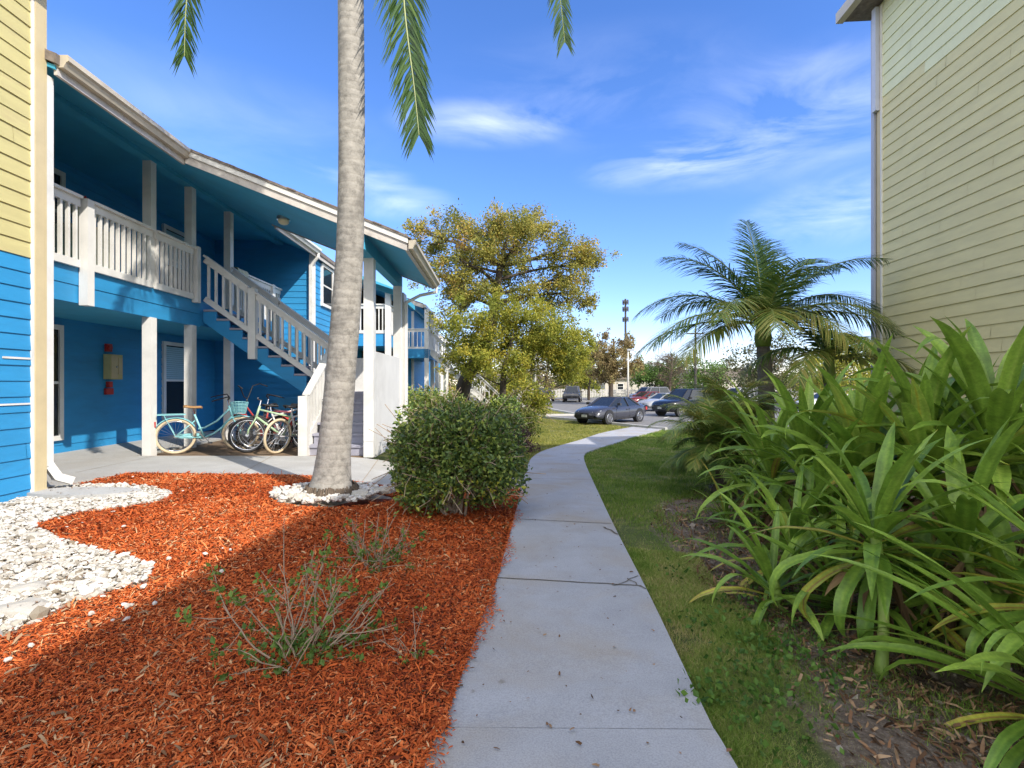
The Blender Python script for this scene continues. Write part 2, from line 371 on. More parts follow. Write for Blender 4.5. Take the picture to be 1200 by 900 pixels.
bed = inpoly(BED, X, Y).astype(float)
for _ in range(3):
    bb = bed.copy(); bb[1:-1, 1:-1] = (bed[:-2, 1:-1] + bed[2:, 1:-1] + bed[1:-1, :-2] + bed[1:-1, 2:] + bed[1:-1, 1:-1] * 2) / 6; bed = bb
at = gr.data.attributes.new('bed', 'FLOAT', 'POINT'); at.data.foreach_set('value', bed.ravel().astype(np.float32))

# mulch bed
ml = [(p[0] + .0, p[1]) for p in CL if 0.3 < p[1] < 7.2]
slabF = [(-7.6, 7.45), (-5.6, 7.45), (-3.6, 7.35), (-2.2, 7.15), (-1.5, 7.05), (-.4, 7.15), (ml[-1][0], 7.25)]
MULCH = [(-5.75, .3)] + ml + slabF[::-1][:-1]
def mfn(x, y): return float(sm(x, -2.3, -1.3)) * (.012 * math.sin(x * 2.3 + y) + .015 * math.sin(x * 1.1 - y * 1.7)) - .012 * (1 if x > -.1 else 0)
link_bm(drape(MULCH, .3, .012, mfn), 'mulch_bed', M['mulch'], kind='structure')
GRAV = [(x * 792 / (y - 450) / 600, 792 / (y - 450)) for x, y in [(px - 600, py) for px, py in [(-200, 560), (-10, 580), (46, 580), (52, 573), (110, 570), (165, 571), (205, 580), (188, 590), (150, 597), (90, 604), (40, 618), (70, 636), (130, 652), (178, 666), (172, 685), (120, 700), (80, 712), (40, 735), (0, 752), (-120, 765), (-260, 765)]]]
GRAV = [p for p in GRAV]
RING = [(-2.15 + .72 * math.cos(t) * (1 + .08 * math.sin(3 * t)), 6.08 + .52 * math.sin(t)) for t in np.linspace(0, 2 * PI, 40, endpoint=False)]
link_bm(drape(GRAV, .4, .018), 'stone_bed_soil', M['gravelbase'], kind='structure')
link_bm(drape(RING, .3, .018), 'stone_ring_soil', M['gravelbase'], kind='structure')
# patio slab
SLAB = [(-5.2, 9.2), (-8.6, 9.2), (-8.6, 6.2), (-5.9, 6.2)] + slabF[1:] + [(CL[[i for i, p in enumerate(CL) if p[1] > 8.3][0]][0], 8.35), (-1.0, 8.6), (-1.6, 9.15)]
link_bm(drape(SLAB, .5, .03), 'patio_slab', M['slab'], skirt=.12, kind='structure')
link_bm(drape([(-8.6, 9.2), (-6.75, 9.2), (-7.0, 16), (-8.8, 16)], .5, .03), 'porch_slab', M['slab'], skirt=.12, kind='structure')
mb = MB(); gline(mb, wob((-6.65, 9.2), (-8.5, 7.9), 8, .002), .012, .034); gline(mb, wob((-6.4, 9.2), (-6.35, 7.45), 6, .002), .012, .034)
gline(mb, wob((-4.3, 9.2), (-3.9, 7.4), 6, .002), .012, .034); gline(mb, wob((-2.4, 9.2), (-2.1, 7.2), 6, .002), .012, .034)
mb.build('patio_joints', M['gravelbase'], kind='structure')
link_bm(drape([(-6.7, 9.2), (-2.7, 9.2), (-2.8, 12), (-6.0, 14.9), (-6.9, 14.9)], .5, .006), 'bare_soil', M['dirt'], kind='structure')
# parking
ASP = [(2.0, 47), (-14, 47), (-14, 78), (70, 78), (70, 22.5), (14, 22.3), (6.9, 22.9), (5.8, 24.6), (4.4, 27.6), (1.6, 31.4), (1.3, 33), (4.4, 33.4), (3.2, 40)]
link_bm(drape(ASP, 4, .008), 'parking_lot', M['asphalt'], kind='structure')
mb = MB()
for a, b in zip(ASP[6:] + [ASP[0]], ASP[7:] + [ASP[0], ASP[1]]):
    if a != b: mb.bar((a[0], a[1], -.72), (b[0], b[1], -.72), .15, .2)
mb.build('kerb', M['kerb'], kind='structure')
mb = MB()
for k in range(9):
    x = 9.2 + k * 2.7; mb.bar((x, 31 + k * .6, -.738), (x + 2.6, 35.6 + k * .6, -.738), .1, .004)
for k in range(9): mb.bar((-2 + k * 2.7, 60, -.738), (-2 + k * 2.7, 65, -.738), .1, .004)
mb.build('parking_lines', M['marking'], kind='structure')

# ---- mulch chips, stones, grass
def vnoise(x, y, s, seed=0):
    r = np.random.default_rng(seed); T = r.random((256, 256)); x = x * s + 50; y = y * s + 50; xi = np.floor(x).astype(int); yi = np.floor(y).astype(int); fx = x - xi; fy = y - yi
    fx = fx * fx * (3 - 2 * fx); fy = fy * fy * (3 - 2 * fy); g = lambda a, b: T[a % 256, b % 256]
    return (g(xi, yi) * (1 - fx) + g(xi + 1, yi) * fx) * (1 - fy) + (g(xi, yi + 1) * (1 - fx) + g(xi + 1, yi + 1) * fx) * fy
def scatter(P, n, ypow=1.0, excl=(), ymin=1.2):
    xs_ = [p[0] for p in P]; ys_ = [p[1] for p in P]; out = []
    x0, x1, y0, y1 = min(xs_), max(xs_), max(min(ys_), ymin), max(ys_); tot = 0
    while tot < n:
        y = y0 * (y1 / y0) ** rng.random(n * 2) if ypow == 1 else y0 + (y1 - y0) * rng.random(n * 2)
        x = x0 + (x1 - x0) * rng.random(n * 2); m = inpoly(P, x, y) & (np.abs(x) < y * 1.15 + .4)
        for e in excl: m &= ~inpoly(e, x, y)
        p = np.stack([x[m], y[m]], 1); out.append(p); tot += len(p)
    return np.concatenate(out)[:n]
def chips(mb, P, L, w, tint, tilt=.35, dz=.02):
    n = len(P); th = rng.random(n) * 2 * PI; el = rng.normal(0, tilt, n)
    d = np.stack([np.cos(th) * np.cos(el), np.sin(th) * np.cos(el), np.sin(el)], 1)
    s = np.stack([-np.sin(th), np.cos(th), rng.normal(0, .5, n)], 1); s /= np.linalg.norm(s, axis=1)[:, None]
    c = np.stack([P[:, 0], P[:, 1], P[:, 2] + dz + rng.random(n) * .012 + np.abs(np.sin(el)) * L * .3], 1)
    L = L[:, None] / 2; w = w[:, None] / 2; bend = np.array([0, 0, 1.]) * L * .15
    V = np.stack([c - d * L - s * w, c - d * L * .8 + s * w, c + bend + s * w * 1.1, c + d * L * .7 + s * w * .8, c + d * L, c + bend - s * w], 1).reshape(-1, 3)
    i = np.arange(n)[:, None] * 6
    mb.add(V, [i + np.array([[0, 5, 2, 1]]), i + np.array([[5, 4, 3, 2]])], np.repeat(tint, 6))
mb = MB(); n = 175000
P = scatter([(a, b) for a, b in MULCH], n, 1, (GRAV, RING)); far = np.clip(P[:, 1] / 2.5, 1, 2.2)
extra = sm(P[:, 0], -2.3, -1.3) * (.012 * np.sin(P[:, 0] * 2.3 + P[:, 1]) + .015 * np.sin(P[:, 0] * 1.1 - P[:, 1] * 1.7))
P3 = np.stack([P[:, 0], P[:, 1], gz(P[:, 0], P[:, 1]) + extra - .012 * (P[:, 0] > -.1) * (P[:, 0] > -.1)], 1)
chips(mb, P3, np.exp(rng.normal(math.log(.0215), .5, n)) * far ** .6, np.exp(rng.normal(math.log(.0047), .4, n)) * far ** .7, np.clip(rng.normal(.52, .22, n) + (vnoise(P[:, 0], P[:, 1], 1.3, 21) - .5) * .35 + (rng.random(n) > .98) * .5, 0, 1))
# chips spilt over the path edge
e = [CL[i] for i in range(len(CL)) if 1.2 < CL[i][1] < 7.2]; ee = np.array(e); k = rng.integers(0, len(ee) - 1, 2600); t = rng.random(2600)[:, None]
pp = ee[k] * (1 - t) + ee[k + 1] * t; pp[:, 0] += np.abs(rng.normal(0, .028, 2600)) * (1 + .8 * np.sin(pp[:, 1] * 5)) - .01
P3 = np.stack([pp[:, 0], pp[:, 1], gz(pp[:, 0], pp[:, 1]) + .022], 1)
chips(mb, P3, rng.uniform(.012, .035, 2600), rng.uniform(.003, .007, 2600), np.clip(rng.normal(.5, .2, 2600), 0, 1), .15)
mb.build('mulch_chips', M['chip'], kind='stuff')
# grey wood bits, dry leaves on mulch
mb = MB(); P = scatter(MULCH, 900, 1, (GRAV, RING)); P3 = np.stack([P[:, 0], P[:, 1], gz(P[:, 0], P[:, 1]) + .015], 1)
chips(mb, P3, rng.uniform(.02, .07, 900), rng.uniform(.004, .014, 900), rng.uniform(.2, 1, 900), .3)
P = scatter(GRAV, 500, 1, (), 2.0); P3 = np.stack([P[:, 0], P[:, 1], np.full(500, .05)], 1)
chips(mb, P3, rng.uniform(.01, .05, 500), rng.uniform(.004, .012, 500), rng.uniform(0, .6, 500), .2)
P = scatter(PATHPOLY, 260, 1); P3 = np.stack([P[:, 0], P[:, 1], gz(P[:, 0], P[:, 1]) + .02], 1)
chips(mb, P3, rng.uniform(.006, .03, 260), rng.uniform(.004, .012, 260), rng.uniform(0, .8, 260), .15)
mb.build('dry_leaf_bits', M['litter'], kind='stuff')

ico = bmesh.new(); bmesh.ops.create_icosphere(ico, subdivisions=2, radius=1); IV = np.array([v.co[:] for v in ico.verts]); IF = np.array([[v.index for v in f.verts] for f in ico.faces]); ico.free()
ico = bmesh.new(); bmesh.ops.create_icosphere(ico, subdivisions=1, radius=1); IV1 = np.array([v.co[:] for v in ico.verts]); IF1 = np.array([[v.index for v in f.verts] for f in ico.faces]); ico.free()
def stones(mb, P, size, tint, flat=.6, base=None):
    n = len(P); m = len(IV1)
    V = np.repeat(IV1[None], n, 0) * (1 + rng.normal(0, .16, (n, m, 1)))
    V *= np.stack([rng.uniform(.7, 1.3, n), rng.uniform(.7, 1.2, n), rng.uniform(flat * .6, flat * 1.2, n)], 1)[:, None]
    th = rng.random(n) * 2 * PI; tl = rng.normal(0, .35, n); c, s = np.cos(th)[:, None], np.sin(th)[:, None]; ct, st = np.cos(tl)[:, None], np.sin(tl)[:, None]
    x, y, z = V[..., 0], V[..., 1], V[..., 2]; y, z = y * ct - z * st, y * st + z * ct; x, y = x * c - y * s, x * s + y * c
    V = np.stack([x, y, z], -1) * size[:, None, None] + P[:, None]
    mb.add(V.reshape(-1, 3), (IF1[None] + np.arange(n)[:, None, None] * m).reshape(-1, 3), np.repeat(tint, m))
mb = MB(); n = 10000; P = scatter(GRAV, n, 1, (), 2.0)
sz = np.exp(rng.normal(math.log(.0165), .4, n)); stones(mb, np.stack([P[:, 0], P[:, 1], .024 + rng.random(n) * .02], 1), sz, np.clip(rng.normal(.60, .26, n), 0, 1))
n = 260; P = scatter(MULCH, n, 1, (), 2.0); d = np.min(np.hypot(P[:, None, 0] - np.array(GRAV)[None, :, 0], P[:, None, 1] - np.array(GRAV)[None, :, 1]), 1); P = P[d < .5]; n = len(P)
stones(mb, np.stack([P[:, 0], P[:, 1], np.full(n, .04)], 1), rng.uniform(.01, .022, n), rng.uniform(.4, 1, n))
mb.build('white_gravel', M['stone'], kind='stuff')
mb = MB(); n = 420; P = scatter(RING, n, 0); stones(mb, np.stack([P[:, 0], P[:, 1], .03 + rng.random(n) * .035], 1), rng.uniform(.022, .055, n), rng.uniform(.35, 1, n))
mb.build('white_gravel_ring', M['stone'], kind='stuff')
def rock(label, x, y, r, sx, sy, szz, z=.04):
    v = np.sign(IV) * np.abs(IV) ** .8 * (1 + rng.normal(0, .05, (len(IV), 1))) * (1 + .18 * np.sin(IV[:, :1] * 4 + IV[:, 1:2] * 3)); v = v * (1 + .1 * np.sin(IV[:, 1:2] * 9 + IV[:, :1] * 7)) * [r * sx * .75, r * sy * .75, r * szz * .6]
    MB().add(v, IF).build('landscape_rock', M['rock'], **tagp(label, 'rock', 'large pale rocks in the stone bed')).location = (x, y, z)
rock('flat pale rock at the bottom left of the white stones', -2.78, 2.92, .17, 1.2, .8, .35)
0 and rock('long pale rock beside the mulch, right of the flat rock', -2.42, 3.06, .15, 1.3, .7, .3)
rock('rounded pale rock at the left picture edge in the stones', -3.0, 3.2, .13, 1, .8, .45)
rock('small grey rock leaning in the middle of the stones', -4.05, 4.35, .09, 1.4, .5, .4)
rock('chunky white rock right of the tall palm trunk', -1.72, 5.85, .12, 1.1, .8, .8, .06)
rock('chunky pale rock at the right end of the stone ring', -1.53, 6.08, .13, 1.2, .8, .6, .06)
rock('pale rock on the near left side of the tall palm', -2.35, 5.72, .09, 1.1, .8, .8, .06)
# splash stone
P = [(-5.35 + .62 * math.cos(t) * (1 + .06 * math.sin(4 * t)), 5.98 + .24 * math.sin(t)) for t in np.linspace(0, 2 * PI, 22, endpoint=False)]
P = [(x + .35, y) for x, y in P]
link_bm(drape(P, .5, .075), 'splash_stone', M['slab'], skirt=.07, **tagp('flat grey stone slab under the downspout at the corner', 'stone slab'))

def blades(mb, P, h, w, tint, lean=.5):
    n = len(P); th = rng.random(n) * 2 * PI; le = rng.normal(0, lean, (n, 2)) * h[:, None]
    s = np.stack([np.cos(th), np.sin(th), np.zeros(n)], 1) * w[:, None] / 2
    tip = P + np.concatenate([le, h[:, None]], 1); mid = P + np.concatenate([le * .35, h[:, None] * .6], 1)
    V = np.stack([P - s, P + s, mid + s * .7, tip, mid - s * .7], 1).reshape(-1, 3); i = np.arange(n)[:, None] * 5
    mb.add(V, [i + np.array([[0, 1, 2, 4]]), i + np.array([[4, 2, 3]])], np.repeat(tint, 5))
cr_ = [tuple(p) for p in CR if p[1] > -1]
LAWN_R = cr_ + [(14, 22), (14, 12), (6, 9.2)] + [(p[0] + .12, p[1]) for p in bedline[::-1]] + [(1.6, .6)]
def grassy(poly, n, ymin, mat, name, h0, w0, dry=.5, thin=.0, excl=()):
    P = scatter(poly, n, 1, excl, ymin); nv = vnoise(P[:, 0], P[:, 1], 2.2, 3) * .6 + vnoise(P[:, 0], P[:, 1], 7, 4) * .4
    keep = rng.random(len(P)) < np.clip((nv - thin) * 3.5, .04, 1); P = P[keep]; nv = nv[keep]; n = len(P); sc = np.clip(P[:, 1] / 3, .8, 5)
    P3 = np.stack([P[:, 0], P[:, 1], gz(P[:, 0], P[:, 1]) - .015], 1)
    mb = MB(); blades(mb, P3, rng.uniform(.5, 1.3, n) * h0 * (.6 + .7 * nv) * sc ** .35, w0 * sc ** .9 * rng.uniform(.6, 1.3, n), np.clip(rng.normal(dry, .2, n) + (.5 - nv) * .9, 0, 1))
    mb.build(name, mat, kind='stuff')
grassy(LAWN_R, 190000, 1.3, M['grass'], 'grass', .032, .0035, .5, .12)
BEDN = [(p[0], p[1]) for p in bedline] + [(5, 9), (5, 1), (1.5, 1)]
grassy([p for p in LAWN_R if p[1] < 4.5], 120000, 1.3, M['grass'], 'near_grass', .03, .0032, .58, .08)
grassy(BEDN, 80000, 1.3, M['grass'], 'bed_grass', .038, .0038, .5, .44)
LAWN_L = [tuple(p) for p in CL if p[1] > 8.4] + [(5.2, 25.6), (4.2, 27.4), (1.4, 31.3), (-6, 31), (-6, 14), (-1.4, 9.2)]
grassy(LAWN_L, 120000, 8.4, M['drygrass'], 'lawn_grass', .035, .0035, .5, .15)
grassy([(1.5, 33.2), (4.2, 33.6), (3.0, 40), (1.9, 46.5), (-14, 46.5), (-8, 33)], 30000, 33, M['drygrass'], 'island_grass', .05, .004, .6, .15)

# leaf cards
def leafcards(mb, C, size, tint, up=.3, fold=.15, asp=.5):
    n = len(C); d = rng.normal(0, 1, (n, 3)); d[:, 2] += up; d /= np.linalg.norm(d, axis=1)[:, None]
    s = np.cross(d, rng.normal(0, 1, (n, 3))); s /= np.linalg.norm(s, axis=1)[:, None] + 1e-9; nn = np.cross(d, s)
    L = size[:, None]; V = np.stack([C, C + d * L * .5 + s * L * asp / 2 + nn * L * fold, C + d * L, C + d * L * .5 - s * L * asp / 2 + nn * L * fold], 1).reshape(-1, 3)
    i = np.arange(n)[:, None] * 4; mb.add(V, [i + np.array([[0, 1, 2]]), i + np.array([[0, 2, 3]])], np.repeat(tint, 4))

# ground cover weeds and litter in the planting bed
mb = MB(); Cc = []
for px, py, n, r in [(890, 760, 90, .14), (905, 775, 80, .12), (880, 700, 60, .12), (960, 745, 60, .1), (930, 770, 70, .12), (885, 835, 110, .13), (905, 845, 90, .1), (870, 715, 50, .1), (1000, 720, 50, .12), (822, 820, 60, .06), (940, 700, 60, .12), (860, 790, 40, .07), (980, 800, 40, .1), (850, 650, 40, .1), (790, 675, 30, .06), (820, 735, 40, .07)]:
    x, y = G(px, py); a = rng.normal(0, r, (n, 2)); Cc.append(np.stack([x + a[:, 0], y + a[:, 1], gz(x, y) + rng.random(n) * .07], 1))
Cc = np.concatenate(Cc); leafcards(mb, Cc, rng.uniform(.018, .04, len(Cc)), rng.random(len(Cc)), .6, .1, .7)
mb.build('low_weeds', M['weed'], kind='stuff')
mb = MB(); P = scatter(BEDN, 9000, 1, (), 1.4); stones(mb, np.stack([P[:, 0], P[:, 1], gz(P[:, 0], P[:, 1]) - .012], 1), np.exp(rng.normal(math.log(.0075), .6, 9000)), rng.random(9000)); mb.build('soil_crumbs', M['crumb'], kind='stuff')
mb = MB(); P = scatter(BEDN, 13000, 1, (), 1.4); P3 = np.stack([P[:, 0], P[:, 1], gz(P[:, 0], P[:, 1]) - .01], 1)
P3 = P3[vnoise(P[:, 0], P[:, 1], 3, 8) > .12]; n = len(P3)
chips(mb, P3, rng.uniform(.015, .09, n), rng.uniform(.004, .016, n), rng.random(n) ** 1.3, .4, .0); mb.build('leaf_litter', M['litter'], kind='stuff')

# ================================================================== SIDING
srng = np.random.default_rng(77)
def siding(mb, a, b, z0, z1, lap=.177, out=.017, joints=False):
    """real lapped boards from a to b (plan points); outside is to the right of a->b. ztop(t): sloping top"""
    a = np.array(a, float); b = np.array(b, float); d = (b - a) / np.linalg.norm(b - a); nr = np.array([d[1], -d[0]]); z = z0
    while z < z1 - 1e-4:
        zt = min(z + lap, z1); V = []
        Ln = np.linalg.norm(b - a); cuts = [0.]
        if joints:
            t = srng.uniform(.4, 3.6)
            while t < Ln - .2: cuts.append(t); t += 3.66
        cuts.append(Ln)
        for i_ in range(len(cuts) - 1):
            V = []; oo = out + (srng.uniform(-.0015, .0025) if joints else 0)
            for p in (a + d * (cuts[i_] + (.0025 if i_ else 0)), a + d * (cuts[i_ + 1] - (.0025 if i_ < len(cuts) - 2 else 0))):
                V += [(*(p), z), (*(p + nr * oo), z), (*(p + nr * .003), zt)]
            mb.add(V, [(0, 3, 4, 1), (1, 4, 5, 2)])
        z += lap
    if joints:
        p0, p1 = a - nr * .004, b - nr * .004; mb.add([(*p0, z0), (*p1, z0), (*p1, z1), (*p0, z1)], (0, 1, 2, 3))
def window(parent, plane, c0, c1, z0, z1, u, blind=None, fw=.09, facing=1):
    """window in plane x=u ('x') or y=u ('y') local; facing = outward sign"""
    fr, pa, mu = MB(), MB(), MB(); f = facing
    def bx(m, a0, a1, b0, b1, t0, t1):
        lo, hi = sorted((u + f * t0, u + f * t1))
        if plane == 'x': m.box(lo, hi, a0, a1, b0, b1)
        else: m.box(a0, a1, lo, hi, b0, b1)
    bx(fr, c0, c0 + fw, z0, z1, -.02, .055); bx(fr, c1 - fw, c1, z0, z1, -.02, .055)
    bx(fr, c0 + fw, c1 - fw, z1 - fw, z1, -.02, .055); bx(fr, c0 + fw, c1 - fw, z0, z0 + fw, -.02, .06)
    zm = (z0 + z1) / 2; bx(mu, c0 + fw, c1 - fw, zm - .025, zm + .025, .03, .042)
    w = fr.build('window', M['white'], parent)
    bx(pa, c0 + fw, c1 - fw, z0 + fw, z1 - fw, .018, .024); pa.build('pane', M['glass'], w); mu.build('sash_bar', M['white'], w)
    if blind is not None:
        bl = MB(); z = z1 - fw - .03
        while z > blind:
            bx(bl, c0 + fw + .01, c1 - fw - .01, z - .045, z, .025, .029 + .002); z -= .05
        bl.build('blind', M['blind'], w)
    return w
def railing(parent, a, b, h=1.0, drop=.0, step=.125, bw=.045, cap=True, posts=(), m='white', name='railing'):
    """a, b 3-d points on floor line; balusters vertical"""
    a = np.array(a, float); b = np.array(b, float); r = MB(); up = np.array([0, 0, 1.])
    hd = b - a; hd[2] = 0; side = np.cross(hd / np.linalg.norm(hd), up)
    r.bar(a + up * (h - .02), b + up * (h - .02), .14, .04); r.bar(a + up * (h - .1), b + up * (h - .1), .05, .12); r.bar(a + up * .05, b + up * .05, .05, .11)
    n = max(2, int(np.linalg.norm(hd) / step))
    for i in range(n):
        p = a + (b - a) * (i + .5) / n; r.bar(p + up * .09, p + up * (h - .14), bw, bw * .8, hd)
    return r.build(name, M[m], parent)

# ================================================================== LEFT BUILDING (local: u lateral, v depth, from post one)
YB = .0283
OB = (-6.6, 9.32, 0)
A = thing('apartment_building', 'blue and yellow two storey apartment house with white railings, nearest on the left', 'building', OB, YB)
U0 = .95; VB = -1.88
# near block
m = MB(); siding(m, (U0, -9.5), (U0, -3.3), -.06, 2.77, joints=True); siding(m, (U0, -3.3), (VB, -3.3), -.06, 2.77); m.build('lower_wall', M['blue'], A)
m = MB(); siding(m, (U0, -9.5), (U0, -3.3), 2.77, 6.6, joints=True); siding(m, (U0, -3.3), (VB, -3.3), 2.77, 5.5); m.build('upper_wall', M['yellow'], A)
m = MB(); m.box(-5, U0 - .002, -9.5, -3.302, -.3, -.06); m.build('foundation', M['gravelbase'], A)
m = MB(); m.box(U0 + .004, U0 + .035, -3.42, -3.3, -.02, 6.6); m.box(U0 - .11, U0 + .035, -3.298, -3.27, -.02, 6.6); m.build('corner_trim', M['beige'], A)
m = MB(); m.box(U0 + .003, U0 + .028, -3.455, -3.424, .0, 6.6); m.build('caulk_bead', M['white'], A)
m = MB(); m.box(-5, U0 + .55, -9.8, -3.35, 6.6, 6.75); m.build('upper_roof', M['shingle'], A)
m = MB(); m.box(U0 + .55, U0 + .68, -9.8, -3.35, 6.5, 6.72); m.build('upper_gutter', M['gutter'], A)
m = MB(); m.box(U0 + .018, U0 + .024, -3.80, -3.47, 1.60, 1.622)
m.build('paint_scrape', M['white'], A)
m = MB(); m.box(U0 + .018, U0 + .024, -3.86, -3.47, 1.085, 1.105)
m.build('paint_scrape', M['white'], A)
# downspout near corner
m = MB(); m.box(U0 - .06, U0 + .03, -3.262, -3.17, .34, 5.0)
m.bar((U0 - .015, -3.21, .37), (U0 + .03, -3.12, .19), .09, .09); m.bar((U0 + .025, -3.14, .2), (U0 + .08, -2.98, .12), .10, .09); m.build('downspout', M['white'], A)
# back wall (both floors)
m = MB(); siding(m, (VB, -3.3), (VB, 5.6), 0, 2.6); m.build('porch_wall', M['blue'], A)
m = MB(); siding(m, (VB, -3.3), (VB, 5.6), 3.1, 5.6); m.build('porch_wall', M['blue'], A)
window(A, 'x', -.75, .36, .27, 2.42, VB + .01); window(A, 'x', 3.25, 4.5, .45, 2.37, VB + .01, 1.45)
window(A, 'x', -.75, .4, 3.75, 5.3, VB + .01); window(A, 'x', 3.25, 4.5, 3.6, 5.25, VB + .01, 4.3)
m = MB(); m.box(VB, VB + .03, .42, 1.7, 3.1, 5.2); # door upper hidden behind railing
m.build('door', M['blue'], A)
MB().box(-5, VB - .01, -9.4, 13.9, -.1, 5.45).build('solid_core', M['interior'], A)  # solid core box added behind the siding to block light and sky
# balcony
m = MB(); m.box(VB, -.02, -3.27, 5.6, 2.56, 3.08); m.build('balcony_floor', M['bluesoffit'], A)
m = MB()
for z0, z1, o in ((2.53, 2.79, .0), (2.795, 3.06, .012)): m.box(-.02, .05 + o, -3.27, 1.5, z0, z1); m.box(-.02, .05 + o, 2.7, 5.6, z0, z1)
m.box(-.02, .03, 1.5, 2.7, 2.56, 3.04); m.build('balcony_fascia', M['blue'], A)
posts = [0, 1.24, 2.75]
for v in posts:
    MB().box(-.08, .08, v - .08, v + .08, 0, 2.53).build('post', M['white'], A)
    MB().box(-.075, .075, v - .075, v + .075, 3.08, 5.46).build('post', M['white'], A)
MB().box(.07, .20, -1.66, -1.53, 2.5, 4.1).build('railing_post', M['white'], A)
MB().box(.066, .18, 1.18, 1.30, 3.0, 4.15).build('railing_post', M['white'], A)
for v0, v1 in ((-3.27, -1.70), (-1.48, -.1), (.0, 1.16)): railing(A, (.10, v0, 3.06), (.10, v1, 3.06), 1.06)
railing(A, (.0, 2.86, 3.08), (.0, 5.0, 3.08), 1.0); railing(A, (.0, 5.05, 3.08), (.0, 5.58, 3.08), 1.0)
MB().box(-.08, .08, 4.95, 5.09, 3.0, 4.1).build('railing_post', M['white'], A)
# ceiling, beam, roofs
def zs(u): return 5.48 - .39 * u
m = MB(); m.box(VB - .2, -.1, -3.27, 5.6, 5.5, 5.56); m.build('porch_ceiling', M['bluesoffit'], A)
m = MB(); m.box(-.09, .09, -3.27, 5.6, 5.43, 5.64 - .2); m.box(-.07, .07, -3.27, 5.6, 5.3, 5.44)
MB().box(-.10, .10, -3.27, 5.6, 5.36, 5.47).build('porch_beam', M['bluesoffit'], A)
def slope(mb, u0, u1, v0, v1, dz0, dz1):
    mb.hexa([(u0, v0, zs(u0) + dz0), (u1, v0, zs(u1) + dz0), (u1, v1, zs(u1) + dz0), (u0, v1, zs(u0) + dz0), (u0, v0, zs(u0) + dz1), (u1, v0, zs(u1) + dz1), (u1, v1, zs(u1) + dz1), (u0, v1, zs(u0) + dz1)])
WE = 4.80; V0, V1 = -.75, 2.75
m = MB(); slope(m, 0, 1.08, -3.27, V0, 0, .05); slope(m, 0, 1.08, V1, 14, 0, .05); slope(m, 0, WE - .04, V0 + .03, V1 - .03, .002, .05); m.build('soffit', M['bluesoffit'], A)
m = MB(); slope(m, -6, 1.12, -3.3, V0, .07, .19); slope(m, -6, 1.12, V1, 14.3, .07, .19); slope(m, -6, WE + .04, V0 + .002, V1 + .05, .073, .19); slope(m, -6, WE + .08, V0 - .075, V1 + .06, .192, .215)
rf = m.build('roof', M['shingle'], A)
# shingle butts seen as a ragged edge along the rake
m = MB()
for i in range(26):
    u = 1.1 + i * .143; j = rng.uniform(-.012, .012); slope(m, u, u + .14, V0 - .075 + j, V0 + .3, .216, .232 + rng.uniform(0, .01))
m.build('shingle_edge', M['shingle'], rf)
m = MB(); slope(m, 1.1, WE, V0 - .035, V0, -.03, .19); m.build('rake_board', M['fascia'], A); m = MB(); slope(m, 1.0, WE, V1, V1 + .03, -.02, .16); m.build('rake_board', M['fascia'], A)
m = MB(); slope(m, 1.1, WE + .02, V0 - .06, V0 - .036, .10, .19); m.build('rake_trim', M['white'], A)
def gutter(parent, u, v0, v1, z, mat='gutter', sgn=1):
    P = [(u, z), (u + sgn * .07, z), (u + sgn * .10, z + .06), (u + sgn * .13, z + .08), (u + sgn * .13, z + .14), (u + sgn * .12, z + .15), (u, z + .15)]
    m = MB(); m.prism(P, 'y', v0, v1); return m.build('gutter', M[mat], parent)
gutter(A, 1.09, -3.25, V0 - .02, zs(1.09) + .04); gutter(A, 1.09, V1 + .05, 5.55, zs(1.09) + .04, 'white'); gutter(A, WE + .03, V0 - .05, V1 + .04, zs(WE) - .0)
m = MB(); m.box(1.05, 1.09, -3.25, V0, zs(1.09) - .05, zs(1.09) + .2); m.box(1.05, 1.09, V1 + .03, 14, zs(1.09) - .05, zs(1.09) + .2); m.box(WE - .03, WE + .03, V0, V1, zs(WE) - .03, zs(WE) + .17); m.build('fascia_board', M['fascia'], A)
# wing columns, beams, half wall
UC = 3.98
for v in (0, 2.65): MB().box(UC - .09, UC + .09, v - .09, v + .09, -.02, 3.62).build('column', M['white'], A)
MB().box(UC - .09, UC + .09, V0 + .05, V1, 3.62, 3.86).build('wing_beam', M['bluesoffit'], A)
m = MB(); m.bar((2.6, 2.65, 3.9), (UC, 2.65, 3.45), .1, .12); m.build('brace', M['bluesoffit'], A)
MB().box(UC - .06, UC + .07, .1, 2.56, -.05, 1.93).build('half_wall', M['stucco'], A)
MB().box(UC - .02, UC + .12, 2.76, 3.15, -.05, 3.5).build('half_wall', M['stucco'], A)
MB().box(2.75, UC - .1, 2.64, 2.74, -.05, 1.93).build('half_wall', M['stucco'], A)
m = MB(); m.tube([(WE + .08, V1 - .05, zs(WE) + .02), (WE + .08, V1 - .03, zs(WE) - .1), (UC + .5, V1 + .1, zs(WE) - .16), (UC + .12, V1 + .12, zs(WE) - .35)], .04, 8); m.box(UC + .13, UC + .2, V1 + .04, V1 + .13, .1, zs(WE) - .33); m.build('downspout', M['white'], A)
